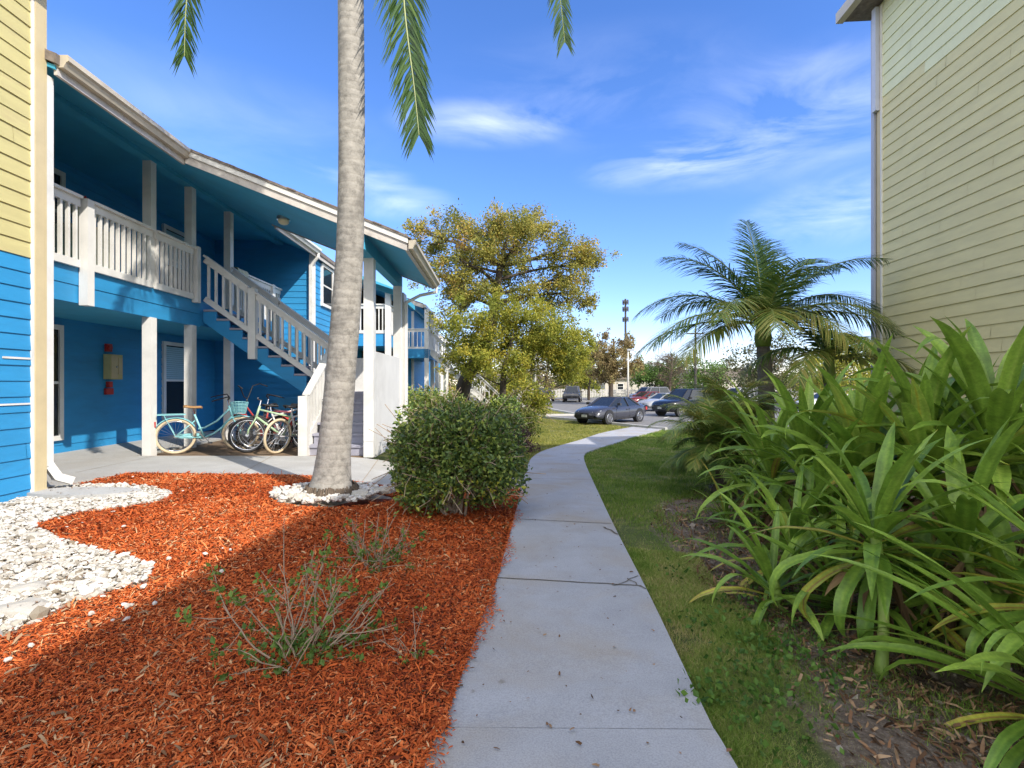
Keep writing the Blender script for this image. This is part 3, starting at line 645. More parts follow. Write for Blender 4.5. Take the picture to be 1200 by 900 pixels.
# lower flight
for i in range(6):
    z = .19 * (i + 1); v = .02 + i * .27; m = MB(); m.box(2.86, 3.88, v, v + .022, z - .19, z - .04); m.box(2.84, 3.88, v - .03, v + .29, z - .04, z); m.build('stair_step', M['step'], A)
MB().box(2.78, 3.88, 1.6, 2.64, 1.06, 1.15).build('stair_landing', M['step'], A)
MB().hexa([(2.78, -.04, 0), (2.835, -.04, 0), (2.835, 1.62, .9), (2.78, 1.62, .9), (2.78, -.04, .28), (2.835, -.04, .28), (2.835, 1.62, 1.3), (2.78, 1.62, 1.3)]).build('stringer', M['white'], A)
railing(A, (2.80, .06, .18), (2.80, 1.58, 1.2), .95, step=.16, bw=.05, name='stair_railing')
MB().box(2.72, 2.88, -.12, .04, 0, 1.1).build('newel_post', M['white'], A); MB().box(2.72, 2.88, 1.52, 1.68, 0, 2.15).build('newel_post', M['white'], A)
# upper flight
n = 10; dr = 1.95 / n; du = 2.72 / n
for i in range(n):
    u = .08 + i * du; z = 3.1 - (i + 1) * dr; m = MB(); m.box(u, u + du + .03, 1.57, 2.68, z - .04, z); m.build('stair_step', M['step'], A)
for v in (1.60, 2.62):
    m = MB(); P = [(.06, 2.72)]
    for i in range(n):
        u = .06 + i * du; z = 3.1 - (i + 1) * dr; P += [(u, z - .045), (u + du, z - .045)]
    P = [(.06, 3.02)] + P[1:] + [(.06 + n * du, .85)]
    Q = [(.06, 2.60)] + []
    V = []
    for i in range(n):
        u = .06 + i * du; z = 3.1 - (i + 1) * dr - .045; lo0 = 3.1 - (i) * dr - .46; lo1 = 3.1 - (i + 1) * dr - .46
        m.hexa([(u, v, lo0), (u + du, v, lo1), (u + du, v + .045, lo1), (u, v + .045, lo0), (u, v, z), (u + du, v, z), (u + du, v + .045, z), (u, v + .045, z)])
    m.build('stringer', M['blue'], A)
MB().hexa([(.1, 1.66, 2.68), (2.78, 1.66, .76), (2.78, 2.6, .76), (.1, 2.6, 2.68), (.1, 1.66, 2.70), (2.78, 1.66, .78), (2.78, 2.6, .78), (.1, 2.6, 2.70)]).build('stair_underside', M['blue'], A)
for v in (1.56, 2.70):
    railing(A, (.12, v, 3.08), (1.05, v, 3.08 - .93 * .717), .98, step=.15, bw=.05, name='stair_railing'); railing(A, (1.2, v, 3.08 - 1.08 * .717), (2.76, v, 3.08 - 2.64 * .717), .98, step=.15, bw=.05, name='stair_railing')
    MB().box(1.05, 1.2, v - .075, v + .075, 1.85, 3.35).build('newel_post', M['white'], A)
# under-stair wall piece (storage) in blue
m = MB(); siding(m, (1.0, 2.9), (2.74, 2.9), 0, 1.0); m.box(1, 2.74, 2.9, 3.0, 0, 1); m.build('stair_base_wall', M['blue'], A)
# block C
VC = 5.6
m = MB(); siding(m, (VB, VC), (U0, VC), -.05, 5.5); siding(m, (U0, VC), (U0, 14), -.05, 5.3); m.build('rear_block_wall', M['blue'], A)
m = MB(); m.box(U0 - .1, U0 + .03, VC - .03, VC - .003, 0, 5.1); m.box(U0 + .019, U0 + .04, VC - .03, VC + .1, 0, 5.1); m.build('corner_trim', M['white'], A)
m = MB(); m.tube([(1.14, VC - .12, 5.1), (1.14, VC - .12, 5.0), (1.0, VC - .1, 4.85), (.93, VC - .09, 4.75)], .045, 8); m.box(.88, .97, VC - .13, VC - .035, .1, 4.78); m.build('downspout', M['white'], A)
window(A, 'x', 6.2, 7.3, 3.7, 5.0, U0 + .017); window(A, 'x', 6.2, 7.3, .8, 2.2, U0 + .017); window(A, 'x', 10.3, 11.6, .6, 2.3, U0 + .017)
m = MB(); m.box(U0 + .02, U0 + .05, 8.1, 9.2, 3.1, 5.15); m.build('door', M['white'], A)
MB().box(U0 + .02, 2.2, 10.9, 11.1, 0, 5.0).build('rear_wing_wall', M['interior'], A)
MB().box(U0, 2.6, 8.1, 10.9, 2.62, 3.05).build('rear_balcony_floor', M['blue'], A)
railing(A, (1.1, 8.1, 3.05), (2.6, 8.1, 3.05), 1.0); railing(A, (2.6, 8.1, 3.05), (2.6, 10.9, 3.05), 1.0)
for u, v in ((2.6, 8.1), (2.6, 10.9)): MB().box(u - .09, u + .09, v - .09, v + .09, -.3, 4.5).build('post', M['white'], A)
MB().hexa([(.9, 7.7, 5.1), (3.0, 7.7, 4.3), (3.0, 11.3, 4.3), (.9, 11.3, 5.1), (.9, 7.7, 5.28), (3.0, 7.7, 4.48), (3.0, 11.3, 4.48), (.9, 11.3, 5.28)]).build('rear_porch_roof', M['bluesoffit'], A)

# things on the building
def at_b(u, v, z=0): c, s = math.cos(YB), math.sin(YB); return (OB[0] + u * c - v * s, OB[1] + u * s + v * c, z)
ub = thing('utility_box', 'cream metal utility box on the blue porch wall between two red fittings', 'utility box', at_b(VB, 1.55, 1.42), YB)
m = MB(); m.box(.02, .17, -.17, .17, 0, .52); m.build('box_body', M['boxcream'], ub); m = MB(); m.box(.17, .18, -.155, .02, .02, .5); m.box(.17, .185, .04, .15, .1, .45); m.build('box_door', M['beige'], ub); MB().tube([(.18, -.02, .26), (.2, -.02, .26)], .02, 8).build('latch', M['metal'], ub)
al = thing('fire_alarm_horn', 'small dark red fire alarm horn above the cream box on the porch wall', 'fire alarm', at_b(VB, 1.48, 2.0), YB)
MB().box(.02, .08, -.07, .07, 0, .16).build('horn_body', M['red'], al); MB().disc((.09, 0, .08), np.array([1., 0, 0]), .05, .03).build('horn_cone', M['red'], al)
fb = thing('red_alarm_plate', 'red alarm pull and plate below the cream box on the porch wall', 'fire alarm', at_b(VB, 1.5, 1.1), YB)
MB().box(.02, .07, -.1, .1, 0, .13).build('plate', M['red'], fb); MB().box(.02, .09, -.05, .05, .15, .27).build('pull_station', M['red'], fb)
lt = thing('soffit_light', 'round glass lamp on the blue soffit above the stairs', 'lamp', at_b(2.0, 1.0, zs(2.0)), YB)
o = MB().disc((0, 0, -.03), np.array([0, 0, 1.]), .13, .06).build('lamp_base', M['metal'], lt)
v = IV * [.11, .11, .08] + [0, 0, -.08]; MB().add(v, IF).build('lamp_glass', simple('frosted_glass', (.8, .7, .45), .3, .05), lt, smooth=True)
# towel over balcony rail, folded both sides
m = MB(); n1, n2 = 10, 14; V = []; prof = [(.11 + .02 * math.sin(i), z) for i, z in enumerate(np.linspace(-.5, 0, 6))] + [(.06, .03), (0, .04), (-.06, .03)] + [(-.11, z) for z in np.linspace(0, -.4, 5)]
for j in range(n2):
    for (x, z) in prof: V.append((x + .015 * math.sin(j * 1.3), j / (n2 - 1) * .55 + .02 * math.sin(z * 9), z * (1 + .08 * math.sin(j * .9))))
k = len(prof); m.add(V, np.array([[j * k + i, j * k + i + 1, (j + 1) * k + i + 1, (j + 1) * k + i] for j in range(n2 - 1) for i in range(k - 1)]))
o = m.build('towel', M['towel'], smooth=True, **tagp('cream towel hanging over the white balcony rail', 'towel')); o.location = at_b(0, 3.0, 4.1); o.rotation_euler = (0, 0, YB)
fp = thing('flower_pot', 'tan pot with red flowers behind the balcony railing', 'flower pot', at_b(-.45, -.9, 3.08), YB)
m = MB(); m.tube([(0, 0, .8), (0, 0, 1.12)], [.13, .19], 14); m.box(-.25, .25, -.25, .25, 0, .8); m.build('pot', M['towel'], fp)
m = MB(); c = rng.normal(0, .035, (400, 3)) * [1, 1, .9] + [0, 0, 1.2]; leafcards(m, c, rng.uniform(.06, .10, 400), rng.random(400), .5); m.build('flowers', M['red'], fp)

# ================================================================== FAR BUILDINGS
def far_building(label, ox, oy, rz, low='blue', up='blue', g0=-.75, w=1.0):
    B = thing('apartment_building', label, 'building', (ox, oy, g0), rz, 'blue apartment houses along the lawn')
    D = -g0; e = D + 5.08         # eave height
    m = MB(); siding(m, (-7, 0), (-.7, 0), 0, D + 2.6, .177); siding(m, (-.7, 0), (-.7, 9), 0, D + 2.6, .177); m.build('lower_wall', M[low], B)
    m = MB(); siding(m, (-7, 0), (-.7, 0), D + 2.6, D + 5.4, .177); siding(m, (-.7, 0), (-.7, 9), D + 2.6, D + 5.2, .177); m.build('upper_wall', M[up], B)
    P = [(-7, e + 2.4), (0, e), (0, e + .2), (-7, e + 2.6)]; m = MB(); m.prism(P, 'y', -1.4, 9.3); rf = m.build('roof', M['shingle'], B)
    m = MB(); m.prism([(-7, e + 2.36), (0, e - .04), (0, e + .14), (-7, e + 2.54)], 'y', -1.44, -1.405); m.build('rake_board', M['fascia'], B)
    m = MB(); m.prism([(-7, e + 2.35), (-.1, e - .02), (-.1, e - .01), (-7, e + 2.36)], 'y', -1.38, 9.2); m.build('soffit', M['bluesoffit'], B)
    m = MB(); m.box(0, .13, -1.4, 9.3, e, e + .15); m.build('gutter', M['gutter'], B)
    m = MB(); m.box(-.8, -.68, -.03, .1, 0, e); m.build('corner_trim', M['white'], B)
    m = MB(); m.box(-3, .25, -1.3, 0, D + 2.6, D + 3.05); m.box(-.69, .25, 0, 3, D + 2.6, D + 3.05); m.build('balcony_floor', M['blue'], B)
    railing(B, (-3, -1.25, D + 3.05), (.2, -1.25, D + 3.05), 1.0, step=.2); railing(B, (.2, -1.2, D + 3.05), (.2, 3, D + 3.05), 1.0, step=.2)
    for x, y in ((-2.9, -1.2), (-1.2, -1.2), (.15, -1.2), (.15, 1), (.15, 3)): MB().box(x - .1, x + .1, y - .1, y + .1, 0, D + 5.0).build('post', M['white'], B)
    window(B, 'y', -2.6, -1.5, D + 3.4, D + 4.9, -.02, None, .1, -1); window(B, 'y', -2.6, -1.5, D + .3, D + 2.3, -.02, None, .1, -1)
    window(B, 'x', 4, 5.4, D + 3.6, D + 4.9, -.68); window(B, 'x', 4, 5.4, D + .7, D + 2.2, -.68)
    # outside stair towards the lawn
    m = MB()
    for i in range(14):
        x = .3 + i * .27; m.box(x, x + .29, -.6, .4, D + 3.05 - (i + 1) * .25, D + 3.05 - (i + 1) * .25 + .05)
    m.build('stair_steps', M['step'], B)
    for y in (-.65, .45):
        railing(B, (.25, y, D + 3.05), (4.0, y, D + 3.05 - 3.45), 1.0, step=.22, name='stair_railing')
        m = MB(); m.bar((.25, y, D + 2.95), (4.0, y, D + 2.95 - 3.45), .05, .25); m.build('stringer', M['white'], B)
    return B
far_building('second blue apartment house with balcony and outside stair, beyond the big shrub', -4.4, 26.5, YB)
far_building('third blue and yellow apartment house, farthest along the row behind the leaning tree', -5.9, 43, YB, 'yellow', 'blue')

# ================================================================== RIGHT BUILDING
YR = -.0717; OR = (6.25, 8.72, 0)
Rb = thing('yellow_building', 'straw yellow lap sided building wall on the right with pale green top boards', 'building', OR, YR)
zb = 6.14
m = MB(); siding(m, (0, 0), (0, -19), -.4, zb - .177 * 1, .177, joints=True); siding(m, (0, 0), (0, -1.08), zb - .177, zb, .177)
m.build('lower_wall', M['olive'], Rb)
m = MB(); siding(m, (0, 0), (0, -19), zb, 7.75, .177, joints=True); siding(m, (0, -1.08), (0, -19), zb - .177, zb, .177); m.build('upper_wall', M['palegreen'], Rb)
m = MB(); siding(m, (9, 0), (0, 0), -.4, 7.7); siding(m, (3.2, 4.3), (3.2, 0), -.6, 7.0); siding(m, (9, 4.3), (3.2, 4.3), -.6, 7.0); m.build('side_wall', M['olive'], Rb)
m = MB(); m.box(-.03, -.003, -.09, .03, -.4, 7.7); m.box(-.03, .12, .003, .03, -.4, 7.7); m.build('corner_trim', M['beige'], Rb)
m = MB(); m.box(-.035, -.004, -.115, -.092, -.4, 7.7); m.build('caulk_bead', M['white'], Rb)
m = MB(); m.box(-.06, .04, .04, .12, -.2, 7.6); m.build('downspout', simple('lavender_grey_metal', (.42, .44, .52), .5, .05), Rb)
m = MB(); m.box(-.10, -.032, -.07, .035, 5.95, 7.7); m.build('upper_corner_board', simple('pale_lavender_trim', (.56, .58, .66), .5, .05), Rb)
m = MB(); m.box(-.4, 9.3, -19, .35, 7.75, 7.95); m.box(3.2, 9.3, .36, 4.3, 7.0, 7.1); m.build('roof', M['shingle'], Rb)
m = MB(); m.box(-.52, -.4, -19, .35, 7.72, 7.9); m.build('gutter', M['gutter'], Rb)
m = MB(); m.prism([(3.4, 7.1), (9.0, 7.1), (6.2, 8.0)], 'y', .5, 4.2); m.build('side_gable', M['olive'], Rb)

# ================================================================== BICYCLES
def bicycle(label, loc, heading, col, tyre='black', cruiser=True, lean=.06, basket=False, fender=True, steer=.2, bar='sweep', scale=1.0, saddle='saddle'):
    B = thing('bicycle', label, 'bicycle', loc, heading, 'bicycles parked under the stairs'); B.rotation_euler = (lean, 0, heading); B.scale = (scale,) * 3
    r = .335; xb, xf = -.52, .56; cm = simple('bike_paint', col, .35, .05, 4, coat=.4)
    hub_b, hub_f = np.array([xb, 0, r]), np.array([xf, 0, r]); bb = np.array([-.06, 0, .29]); st = np.array([-.22, 0, .74]); hd = np.array([.36, 0, .86]); hl = np.array([.41, 0, .68])
    def wheel(c):
        w = MB().torus(c, (0, 1, 0), r - .025, .025, 40, 8).build('wheel', M[tyre], B, smooth=True)
        MB().torus(c, (0, 1, 0), r - .055, .013, 40, 6).build('rim', M['chrome'], w, smooth=True)
        m = MB(); m.disc(c, np.array([0, 1., 0]), .03, .1, 10)
        for i in range(24):
            t = 2 * PI * i / 24; s = .025 if i % 2 else -.025; m.tube([c + np.array([0, s, 0]), c + np.array([math.cos(t), 0, math.sin(t)]) * (r - .06)], .0022, 4)
        m.build('spokes', M['metal'], w); return w
    wheel(hub_b); wheel(hub_f)
    m = MB()
    if cruiser:
        m.tube([hl, (.25, 0, .48), (.1, 0, .36), bb], .02, 8); m.tube([hd - [0, 0, .03], (.15, 0, .60), (-.05, 0, .48), (-.16, 0, .46)], .018, 8)
    else:
        m.tube([hl, bb], .022, 8); m.tube([hd - [0, 0, .04], st - [-.01, 0, .08]], .019, 8)
    m.tube([bb, st], .017, 8); m.tube([hd + [-.01, 0, .03], hl - [-.01, 0, .03]], .022, 8)
    for s in (-.05, .05):
        m.tube([bb + [0, s * .6, 0], hub_b + [0, s, 0]], .010, 6); m.tube([st - [-.01, 0, .12], hub_b + [0, s, 0]], .009, 6)
        m.tube([hl, hl + [.02, s, -.06], hub_f + [-.02, s, .1], hub_f + [0, s, 0]], .012, 6)
    m.build('frame', cm, B, smooth=True)
    m = MB(); V = []
    for i, (x, wd, z) in enumerate([(-.15, .01, .0), (-.12, .03, .015), (-.02, .04, .01), (.06, .09, .02), (.12, .11, .035), (.15, .08, .03), (.16, .02, .02)]):
        for j in range(8):
            t = 2 * PI * j / 8; V.append((st[0] - x - .02, math.cos(t) * wd, st[2] + .12 + z + math.sin(t) * .025))
    m.add(V, np.array([[i * 8 + j, i * 8 + (j + 1) % 8, i * 8 + 8 + (j + 1) % 8, i * 8 + 8 + j] for i in range(6) for j in range(8)])); m.build('saddle', M[saddle], B, smooth=True)
    m = MB(); m.tube([st, st + [-.02, 0, .12]], .013, 6); m.tube([hd, hd + [-.03, 0, .14]], .013, 6); m.build('seat_post', M['chrome'], B)
    h = hd + [-.03, 0, .14]; m = MB()
    if bar == 'sweep':
        for s in (-1, 1): m.tube([h, h + [.03, s * .12, .05], h + [.0, s * .26, .09], h + [-.14, s * .34, .06], h + [-.28, s * .36, .02]], .011, 6)
    elif bar == 'high':
        for s in (-1, 1): m.tube([h, h + [.02, s * .06, .05], h + [0, s * .16, .26], h + [-.08, s * .28, .30], h + [-.24, s * .32, .24]], .012, 6)
    else:
        for s in (-1, 1): m.tube([h, h + [.05, s * .08, .02], h + [.02, s * .30, .03]], .012, 6)
    m.build('handlebar', M['black'] if bar != 'flat' else M['chrome'], B, smooth=True)
    m = MB(); m.torus(bb + [0, .04, 0], (0, 1, 0), .085, .007, 20, 5); m.tube([bb + [0, -.07, 0], bb + [0, .07, 0]], .02, 8); m.bar(bb + [0, .07, 0], bb + [.1, .07, -.13], .02, .014); m.bar(bb + [0, -.07, 0], bb + [-.1, -.07, .13], .02, .014)
    for p in ((.1, .11, -.13), (-.1, -.11, .13)): m.box(bb[0] + p[0] - .04, bb[0] + p[0] + .04, p[1] - .04, p[1] + .04, bb[2] + p[2] - .01, bb[2] + p[2] + .01)
    m.build('crank', M['metal'], B)
    if fender:
        for c, a0, a1 in ((hub_b, 30, 215), (hub_f, 40, 175)):
            m = MB(); V = []
            for t in np.linspace(R(a0), R(a1), 18):
                e = np.array([-math.cos(t) if c is hub_b and False else math.cos(t), 0, math.sin(t)])
                for s, rr in ((-.04, r + .012), (0, r + .03), (.04, r + .012)): V.append(c + e * rr + [0, s, 0])
            m.add(V, np.array([[i * 3 + j, i * 3 + j + 1, i * 3 + j + 4, i * 3 + j + 3] for i in range(17) for j in range(2)])); m.build('fender', cm, B, smooth=True)
        m = MB(); m.hexa([(-.5, .06, .29), (-.06, .06, .24), (-.06, .075, .24), (-.5, .075, .29), (-.5, .06, .37), (-.04, .06, .36), (-.04, .075, .36), (-.5, .075, .37)]); m.build('chain_guard', cm, B)
        m = MB(); m.box(-.80, -.36, -.07, .07, .74, .755)
        for s in (-.06, .06): m.tube([(-.7, s, .745), hub_b + [0, s, 0]], .006, 5)
        m.build('rear_rack', cm, B); MB().box(-.86, -.82, -.04, .04, .52, .62).build('rear_reflector', M['red'], B)
    if basket:
        m = MB(); n = 16
        for k in range(8):
            z = hd[2] - .12 + k * .03; rr = .11 + k * .006; m.torus((hd[0] + .17, 0, z), (0, 0, 1), rr, .006, 20, 5)
        for i in range(n): t = 2 * PI * i / n; m.tube([(hd[0] + .17 + .11 * math.cos(t), .11 * math.sin(t), hd[2] - .13), (hd[0] + .17 + .16 * math.cos(t), .16 * math.sin(t), hd[2] + .1)], .004, 4)
        m.build('basket', cm, B)
    return B
M['saddle'] = simple('brown_saddle', (.36, .20, .08), .5, .1, 6)
M['saddleblack'] = simple('black_saddle', (.02, .02, .022), .5, .1, 6)
bicycle('pale turquoise cruiser bicycle with cream tyres, leftmost by the white post', (-5.85, 9.85, .01), R(32), (.28, .62, .66), 'rimtan', True, .08, True)
bicycle('red framed cruiser bicycle with tall black handlebar, second from the left', (-5.25, 10.75, .01), R(160), (.45, .06, .05), 'black', True, -.07, False, True, bar='high', saddle='saddleblack')
bicycle('light green mountain bicycle with black tyres at the front of the cluster', (-4.52, 9.95, .01), R(200), (.42, .58, .36), 'black', False, .09, False, False, bar='flat', saddle='saddleblack')
bicycle('white bicycle with black saddle in the middle of the cluster', (-4.62, 10.35, .01), R(25), (.72, .72, .70), 'black', False, -.1, False, False, bar='flat', saddle='saddleblack')
bicycle('dark grey bicycle with curved handlebar behind the white one', (-4.75, 10.75, .01), R(200), (.06, .06, .07), 'black', False, .05, False, False, bar='sweep', saddle='saddleblack')
bicycle('silver bicycle with cream tyres, right end of the cluster by the stairs', (-4.25, 10.1, .01), R(70), (.45, .45, .47), 'rimtan', False, .12, False, False, bar='flat', saddle='saddleblack')
bicycle('small black bicycle with flat handlebar against the stair railing', (-4.0, 10.5, .01), R(120), (.02, .02, .025), 'black', False, -.12, False, False, bar='flat', scale=.85, saddle='saddleblack')

# ================================================================== PLANTS
def polycurve(a, b, bend, n=6):
    a = np.array(a, float); b = np.array(b, float); t = np.linspace(0, 1, n)[:, None]; return list(a + (b - a) * t + np.array(bend) * np.sin(t * PI))
# tall palm
def frond(mr, ml, base, az, el, L, droop, nleaf=60, ll=.55, lw=.03, hang=.5, tint=.5, plume=0.0, r0=.022):
    """one feather leaf: curved rachis with leaflets"""
    n = 22; P = [np.array(base, float)]; a = el
    for i in range(n):
        a -= droop / n * (0.5 + i / n); P.append(P[-1] + np.array([math.cos(az) * math.cos(a), math.sin(az) * math.cos(a), math.sin(a)]) * L / n)
    mr.tube(P, list(np.linspace(r0, .004, n + 1)), 5)
    V = []; Fc = []; T = []
    for i in range(nleaf):
        t = .12 + .88 * i / nleaf; x = t * n; k = min(int(x), n - 1); p = P[k] + (P[k + 1] - P[k]) * (x - k); d = P[k + 1] - P[k]; d /= np.linalg.norm(d)
        side = np.cross(d, (0, 0, 1.)); side /= np.linalg.norm(side) + 1e-9; upv = np.cross(side, d)
        l = ll * (math.sin(PI * min(1, t * .85 + .12)) ** .6) * random.uniform(.85, 1.1)
        for s in (-1, 1):
            e = side * s * .8 + d * (.45 + .5 * t) + upv * random.uniform(-.12, .3) * (1 + plume * 3); e /= np.linalg.norm(e)
            w = np.cross(e, upv); w /= np.linalg.norm(w) + 1e-9; w = w * lw / 2 * (math.sin(PI * min(1, t + .2)) * .5 + .6)
            pts = []
            for q_ in (0, .35, .7, 1): pts.append(p + e * l * q_ + np.array([0, 0, -hang * l * q_ ** 2 * random.uniform(.8, 1.2)]))
            b = len(V); V += [pts[0] - w * .5, pts[0] + w * .5, pts[1] - w, pts[1] + w, pts[2] - w * .7, pts[2] + w * .7, pts[3]]
            T += [np.clip(tint + random.gauss(0, .12), 0, 1)] * 7; Fc += [(b, b + 1, b + 3, b + 2), (b + 2, b + 3, b + 5, b + 4)]; T[-1] = min(1, T[-1] + .15)
    Ft = [(i * 7 + 4, i * 7 + 5, i * 7 + 6) for i in range(len(V) // 7)]
    ml.add(V, [np.array(Fc), np.array(Ft)], np.array(T))
PB = np.array([-2.15, 6.08, 0.]); TP = thing('palm_tree', 'tall grey trunked palm in a ring of white stones in front of the stairs', 'palm tree', tuple(PB))
def px3(px, py, y): return np.array([(px - 600) / 600 * y, y, CH + (450 - py) / 600 * y])
pts = [px3(388, 588, 6.08), px3(387.5, 575, 6.08), px3(389, 560, 6.08), px3(391.5, 530, 6.08), px3(395, 490, 6.08), px3(400, 430, 6.08), px3(405, 370, 6.08), px3(410, 290, 6.08), px3(412, 200, 6.08), px3(412, 120, 6.08), px3(411.5, 50, 6.08), px3(411, -30, 6.08), px3(411, -120, 6.08)]
wid = [31, 26, 22, 19, 17.8, 16.8, 16.5, 15.5, 15, 15, 14.8, 14.5, 13]
pts2 = catm(pts, 6); w2 = np.interp(np.linspace(0, 1, len(pts2)), np.linspace(0, 1, len(wid)), wid) / 600 * 6.08
w2 = w2 * (1 + .006 * np.sin(np.arange(len(w2)) * 2.1)); w2[-1] *= 1
m = MB(); m.tube(pts2, list(w2), 28); m.build('trunk', M['trunk'], TP, off=PB, smooth=True)
m = MB()
for i in range(260): t = rng.random() * 2 * PI; r_ = rng.uniform(.30, .37); m.tube([PB + [math.cos(t) * .27, math.sin(t) * .27, .06 + rng.random() * .08], PB + [math.cos(t) * r_, math.sin(t) * r_, .02]], [.012, .006], 4)
m.build('root_mat', M['twigdark'], TP, off=PB)
top = pts[-1]; mr, ml = MB(), MB()
# the two hanging fronds seen in the photo plus the rest of the crown above the frame
def path_frond(P, nleaf, ll, lw, tint):
    P = catm([np.array(p, float) for p in P], 8); n = len(P) - 1; mr.tube(P, list(np.linspace(.022, .004, n + 1)), 5); V = []; Fc = []; T = []
    for i in range(nleaf):
        t = .15 + .85 * i / nleaf; x = t * n; k = min(int(x), n - 1); p = P[k] + (P[k + 1] - P[k]) * (x - k); d = P[k + 1] - P[k]; d /= np.linalg.norm(d)
        l = ll * (1 - .55 * t ** 2) * random.uniform(.8, 1.1)
        for s in (-1, 1):
            e = np.array([s * random.uniform(.55, 1.0), random.uniform(-.4, .3), -.15]) + d * .9; e /= np.linalg.norm(e); w = np.cross(e, (.2, 1., .1)); w = w / np.linalg.norm(w) * lw / 2
            q_ = [p + e * l * a_ + np.array([0, 0, -.45 * l * a_ ** 2]) for a_ in (0, .35, .7, 1)]
            b = len(V); V += [q_[0] - w * .5, q_[0] + w * .5, q_[1] - w, q_[1] + w, q_[2] - w * .7, q_[2] + w * .7, q_[3]]; T += [np.clip(tint + random.gauss(0, .15), 0, 1)] * 7
            Fc += [(b, b + 1, b + 3, b + 2), (b + 2, b + 3, b + 5, b + 4)]
    ml.add(V, [np.array(Fc), np.array([(i * 7 + 4, i * 7 + 5, i * 7 + 6) for i in range(len(V) // 7)])], np.array(T))
path_frond([top, px3(430, -165, 6.0), px3(452, -130, 5.9), px3(468, -50, 5.8), px3(476, 30, 5.7), px3(485, 100, 5.65), px3(491, 158, 5.6)], 200, .56, .022, .28)
path_frond([top, px3(360, -190, 6.0), px3(290, -170, 5.8), px3(240, -90, 5.6), px3(220, -10, 5.5), px3(216, 66, 5.5)], 130, .42, .022, .25)
path_frond([top, px3(480, -190, 6.2), px3(570, -180, 6.4), px3(630, -110, 6.5), px3(652, -30, 6.6), px3(662, 50, 6.6)], 130, .42, .022, .25)
def az_to(t): return math.atan2(t[1] - top[1], t[0] - top[0])
for i in range(11): frond(mr, ml, top, i * 2.4 + 3.5, 1.15 + .15 * math.sin(i * 2.1), 2.8, 1.2 + .2 * (i % 3), 60, .5, .03, .6, .4)
mr.build('rachis', M['rachis'], TP, off=PB); ml.build('fronds', M['frond'], TP, off=PB)

# right feather palm
def small_palm(label, base, trunk_top, r0, r1, fr, name='palm_tree', trunkmat='trunk2', group='palms beside the yellow building', shaft=True):
    base = np.array(base, float); T_ = thing(name, label, 'palm tree', tuple(base), 0, group); tt = np.array(trunk_top, float)
    P = polycurve(base, tt, (.06, 0, 0), 10); m = MB(); m.tube(P, list(np.linspace(r0, r1, 10)), 16); m.build('trunk', M[trunkmat], T_, off=base, smooth=True)
    if shaft:
        m = MB(); m.tube([tt - [0, 0, .02], tt + [0, 0, .12], tt + [0, 0, .4], tt + [.01, 0, .6]], [r1 * 1.1, r1 * 1.35, r1 * .9, r1 * .45], 14); m.build('crownshaft', M['stem'], T_, off=base, smooth=True)
    mr, ml = MB(), MB()
    for f in fr: frond(mr, ml, tt + [0, 0, .35 if shaft else 0], *f)
    mr.build('rachis', M['rachis'], T_, off=base); ml.build('fronds', M['frond'], T_, off=base); return T_
def g3(x, y): return (x, y, float(gz(x, y)))
FR = []   # az, el, L, droop, nleaf, ll, lw, hang, tint
for az, el, L, dr, ti in [(170, 42, 2.25, 1.9, .35), (182, 62, 2.1, 1.5, .3), (150, 72, 2.1, 1.2, .3), (195, 20, 2.2, 1.6, .55), (205, 5, 1.9, 1.3, .8), (10, 40, 2.3, 1.7, .35), (20, 60, 2.2, 1.5, .3), (-5, 22, 2.2, 1.4, .45), (60, 75, 2.0, .9, .3), (100, 86, 1.9, .5, .28), (350, 58, 2.2, 1.5, .35), (225, 35, 1.8, 1.9, .7), (250, 25, 1.6, 1.7, .85), (290, 20, 1.7, 1.9, .85), (320, 30, 1.9, 1.8, .7), (130, 40, 2.1, 1.6, .35), (45, 35, 2.1, 1.5, .35), (270, 60, 1.8, 1.8, .5), (165, 12, 2.2, 1.3, .4)]:
    FR.append((R(az), R(el), L, dr * .8, 84, .64, .024, .36, min(.9, ti + .14)))
small_palm('feather palm with curved dark fronds and grey ringed trunk on the right', g3(4.1, 8.4), (4.12, 8.4, 1.95), .155, .10, FR)
FR = [(R(a), R(e), L, d, 50, .45, .03, .4, ti) for a, e, L, d, ti in [(185, 30, 1.5, 1.6, .6), (160, 65, 1.3, 1.2, .5), (20, 35, 1.3, 1.4, .6), (340, 20, 1.3, 1.4, .9), (220, 25, 1.4, 1.7, .9), (270, 45, 1.2, 1.6, .8), (90, 70, 1.2, .8, .5), (45, 50, 1.3, 1.2, .6), (300, 10, 1.2, 1.3, .95)]]
small_palm('smaller yellowing feather palm between the ringed palm and the yellow wall', g3(4.95, 8.0), (4.95, 8.0, 1.35), .10, .07, FR)
def fr_pygmy(n, L, el, ti): return [(R(i * 360 / n + random.uniform(-12, 12)), R(el + random.uniform(-15, 25)), L * random.uniform(.8, 1.1), 1.3 + random.random() * .6, 70, .28 * L, .014, .3, ti + random.uniform(-.15, .2)) for i in range(n)]
small_palm('low bushy palm with fine light green fronds beside the lawn', g3(2.75, 6.9), (2.77, 6.9, .36), .08, .07, fr_pygmy(26, 1.1, 66, .72) + fr_pygmy(20, .85, 22, .66), 'small_palm', 'bark', 'low bushy palms', False)
small_palm('low bushy palm with yellow green fronds at the foot of the ringed palm', g3(3.3, 7.6), (3.3, 7.6, .6), .09, .08, fr_pygmy(26, 1.15, 66, .78) + fr_pygmy(20, .95, 22, .7), 'small_palm', 'bark', 'low bushy palms', False)
small_palm('low dark green palm in front of the ringed palm trunk by the strap leaves', g3(3.1, 6.4), (3.1, 6.4, .1), .07, .06, fr_pygmy(13, .8, 45, .4), 'small_palm', 'bark', 'low bushy palms', False)

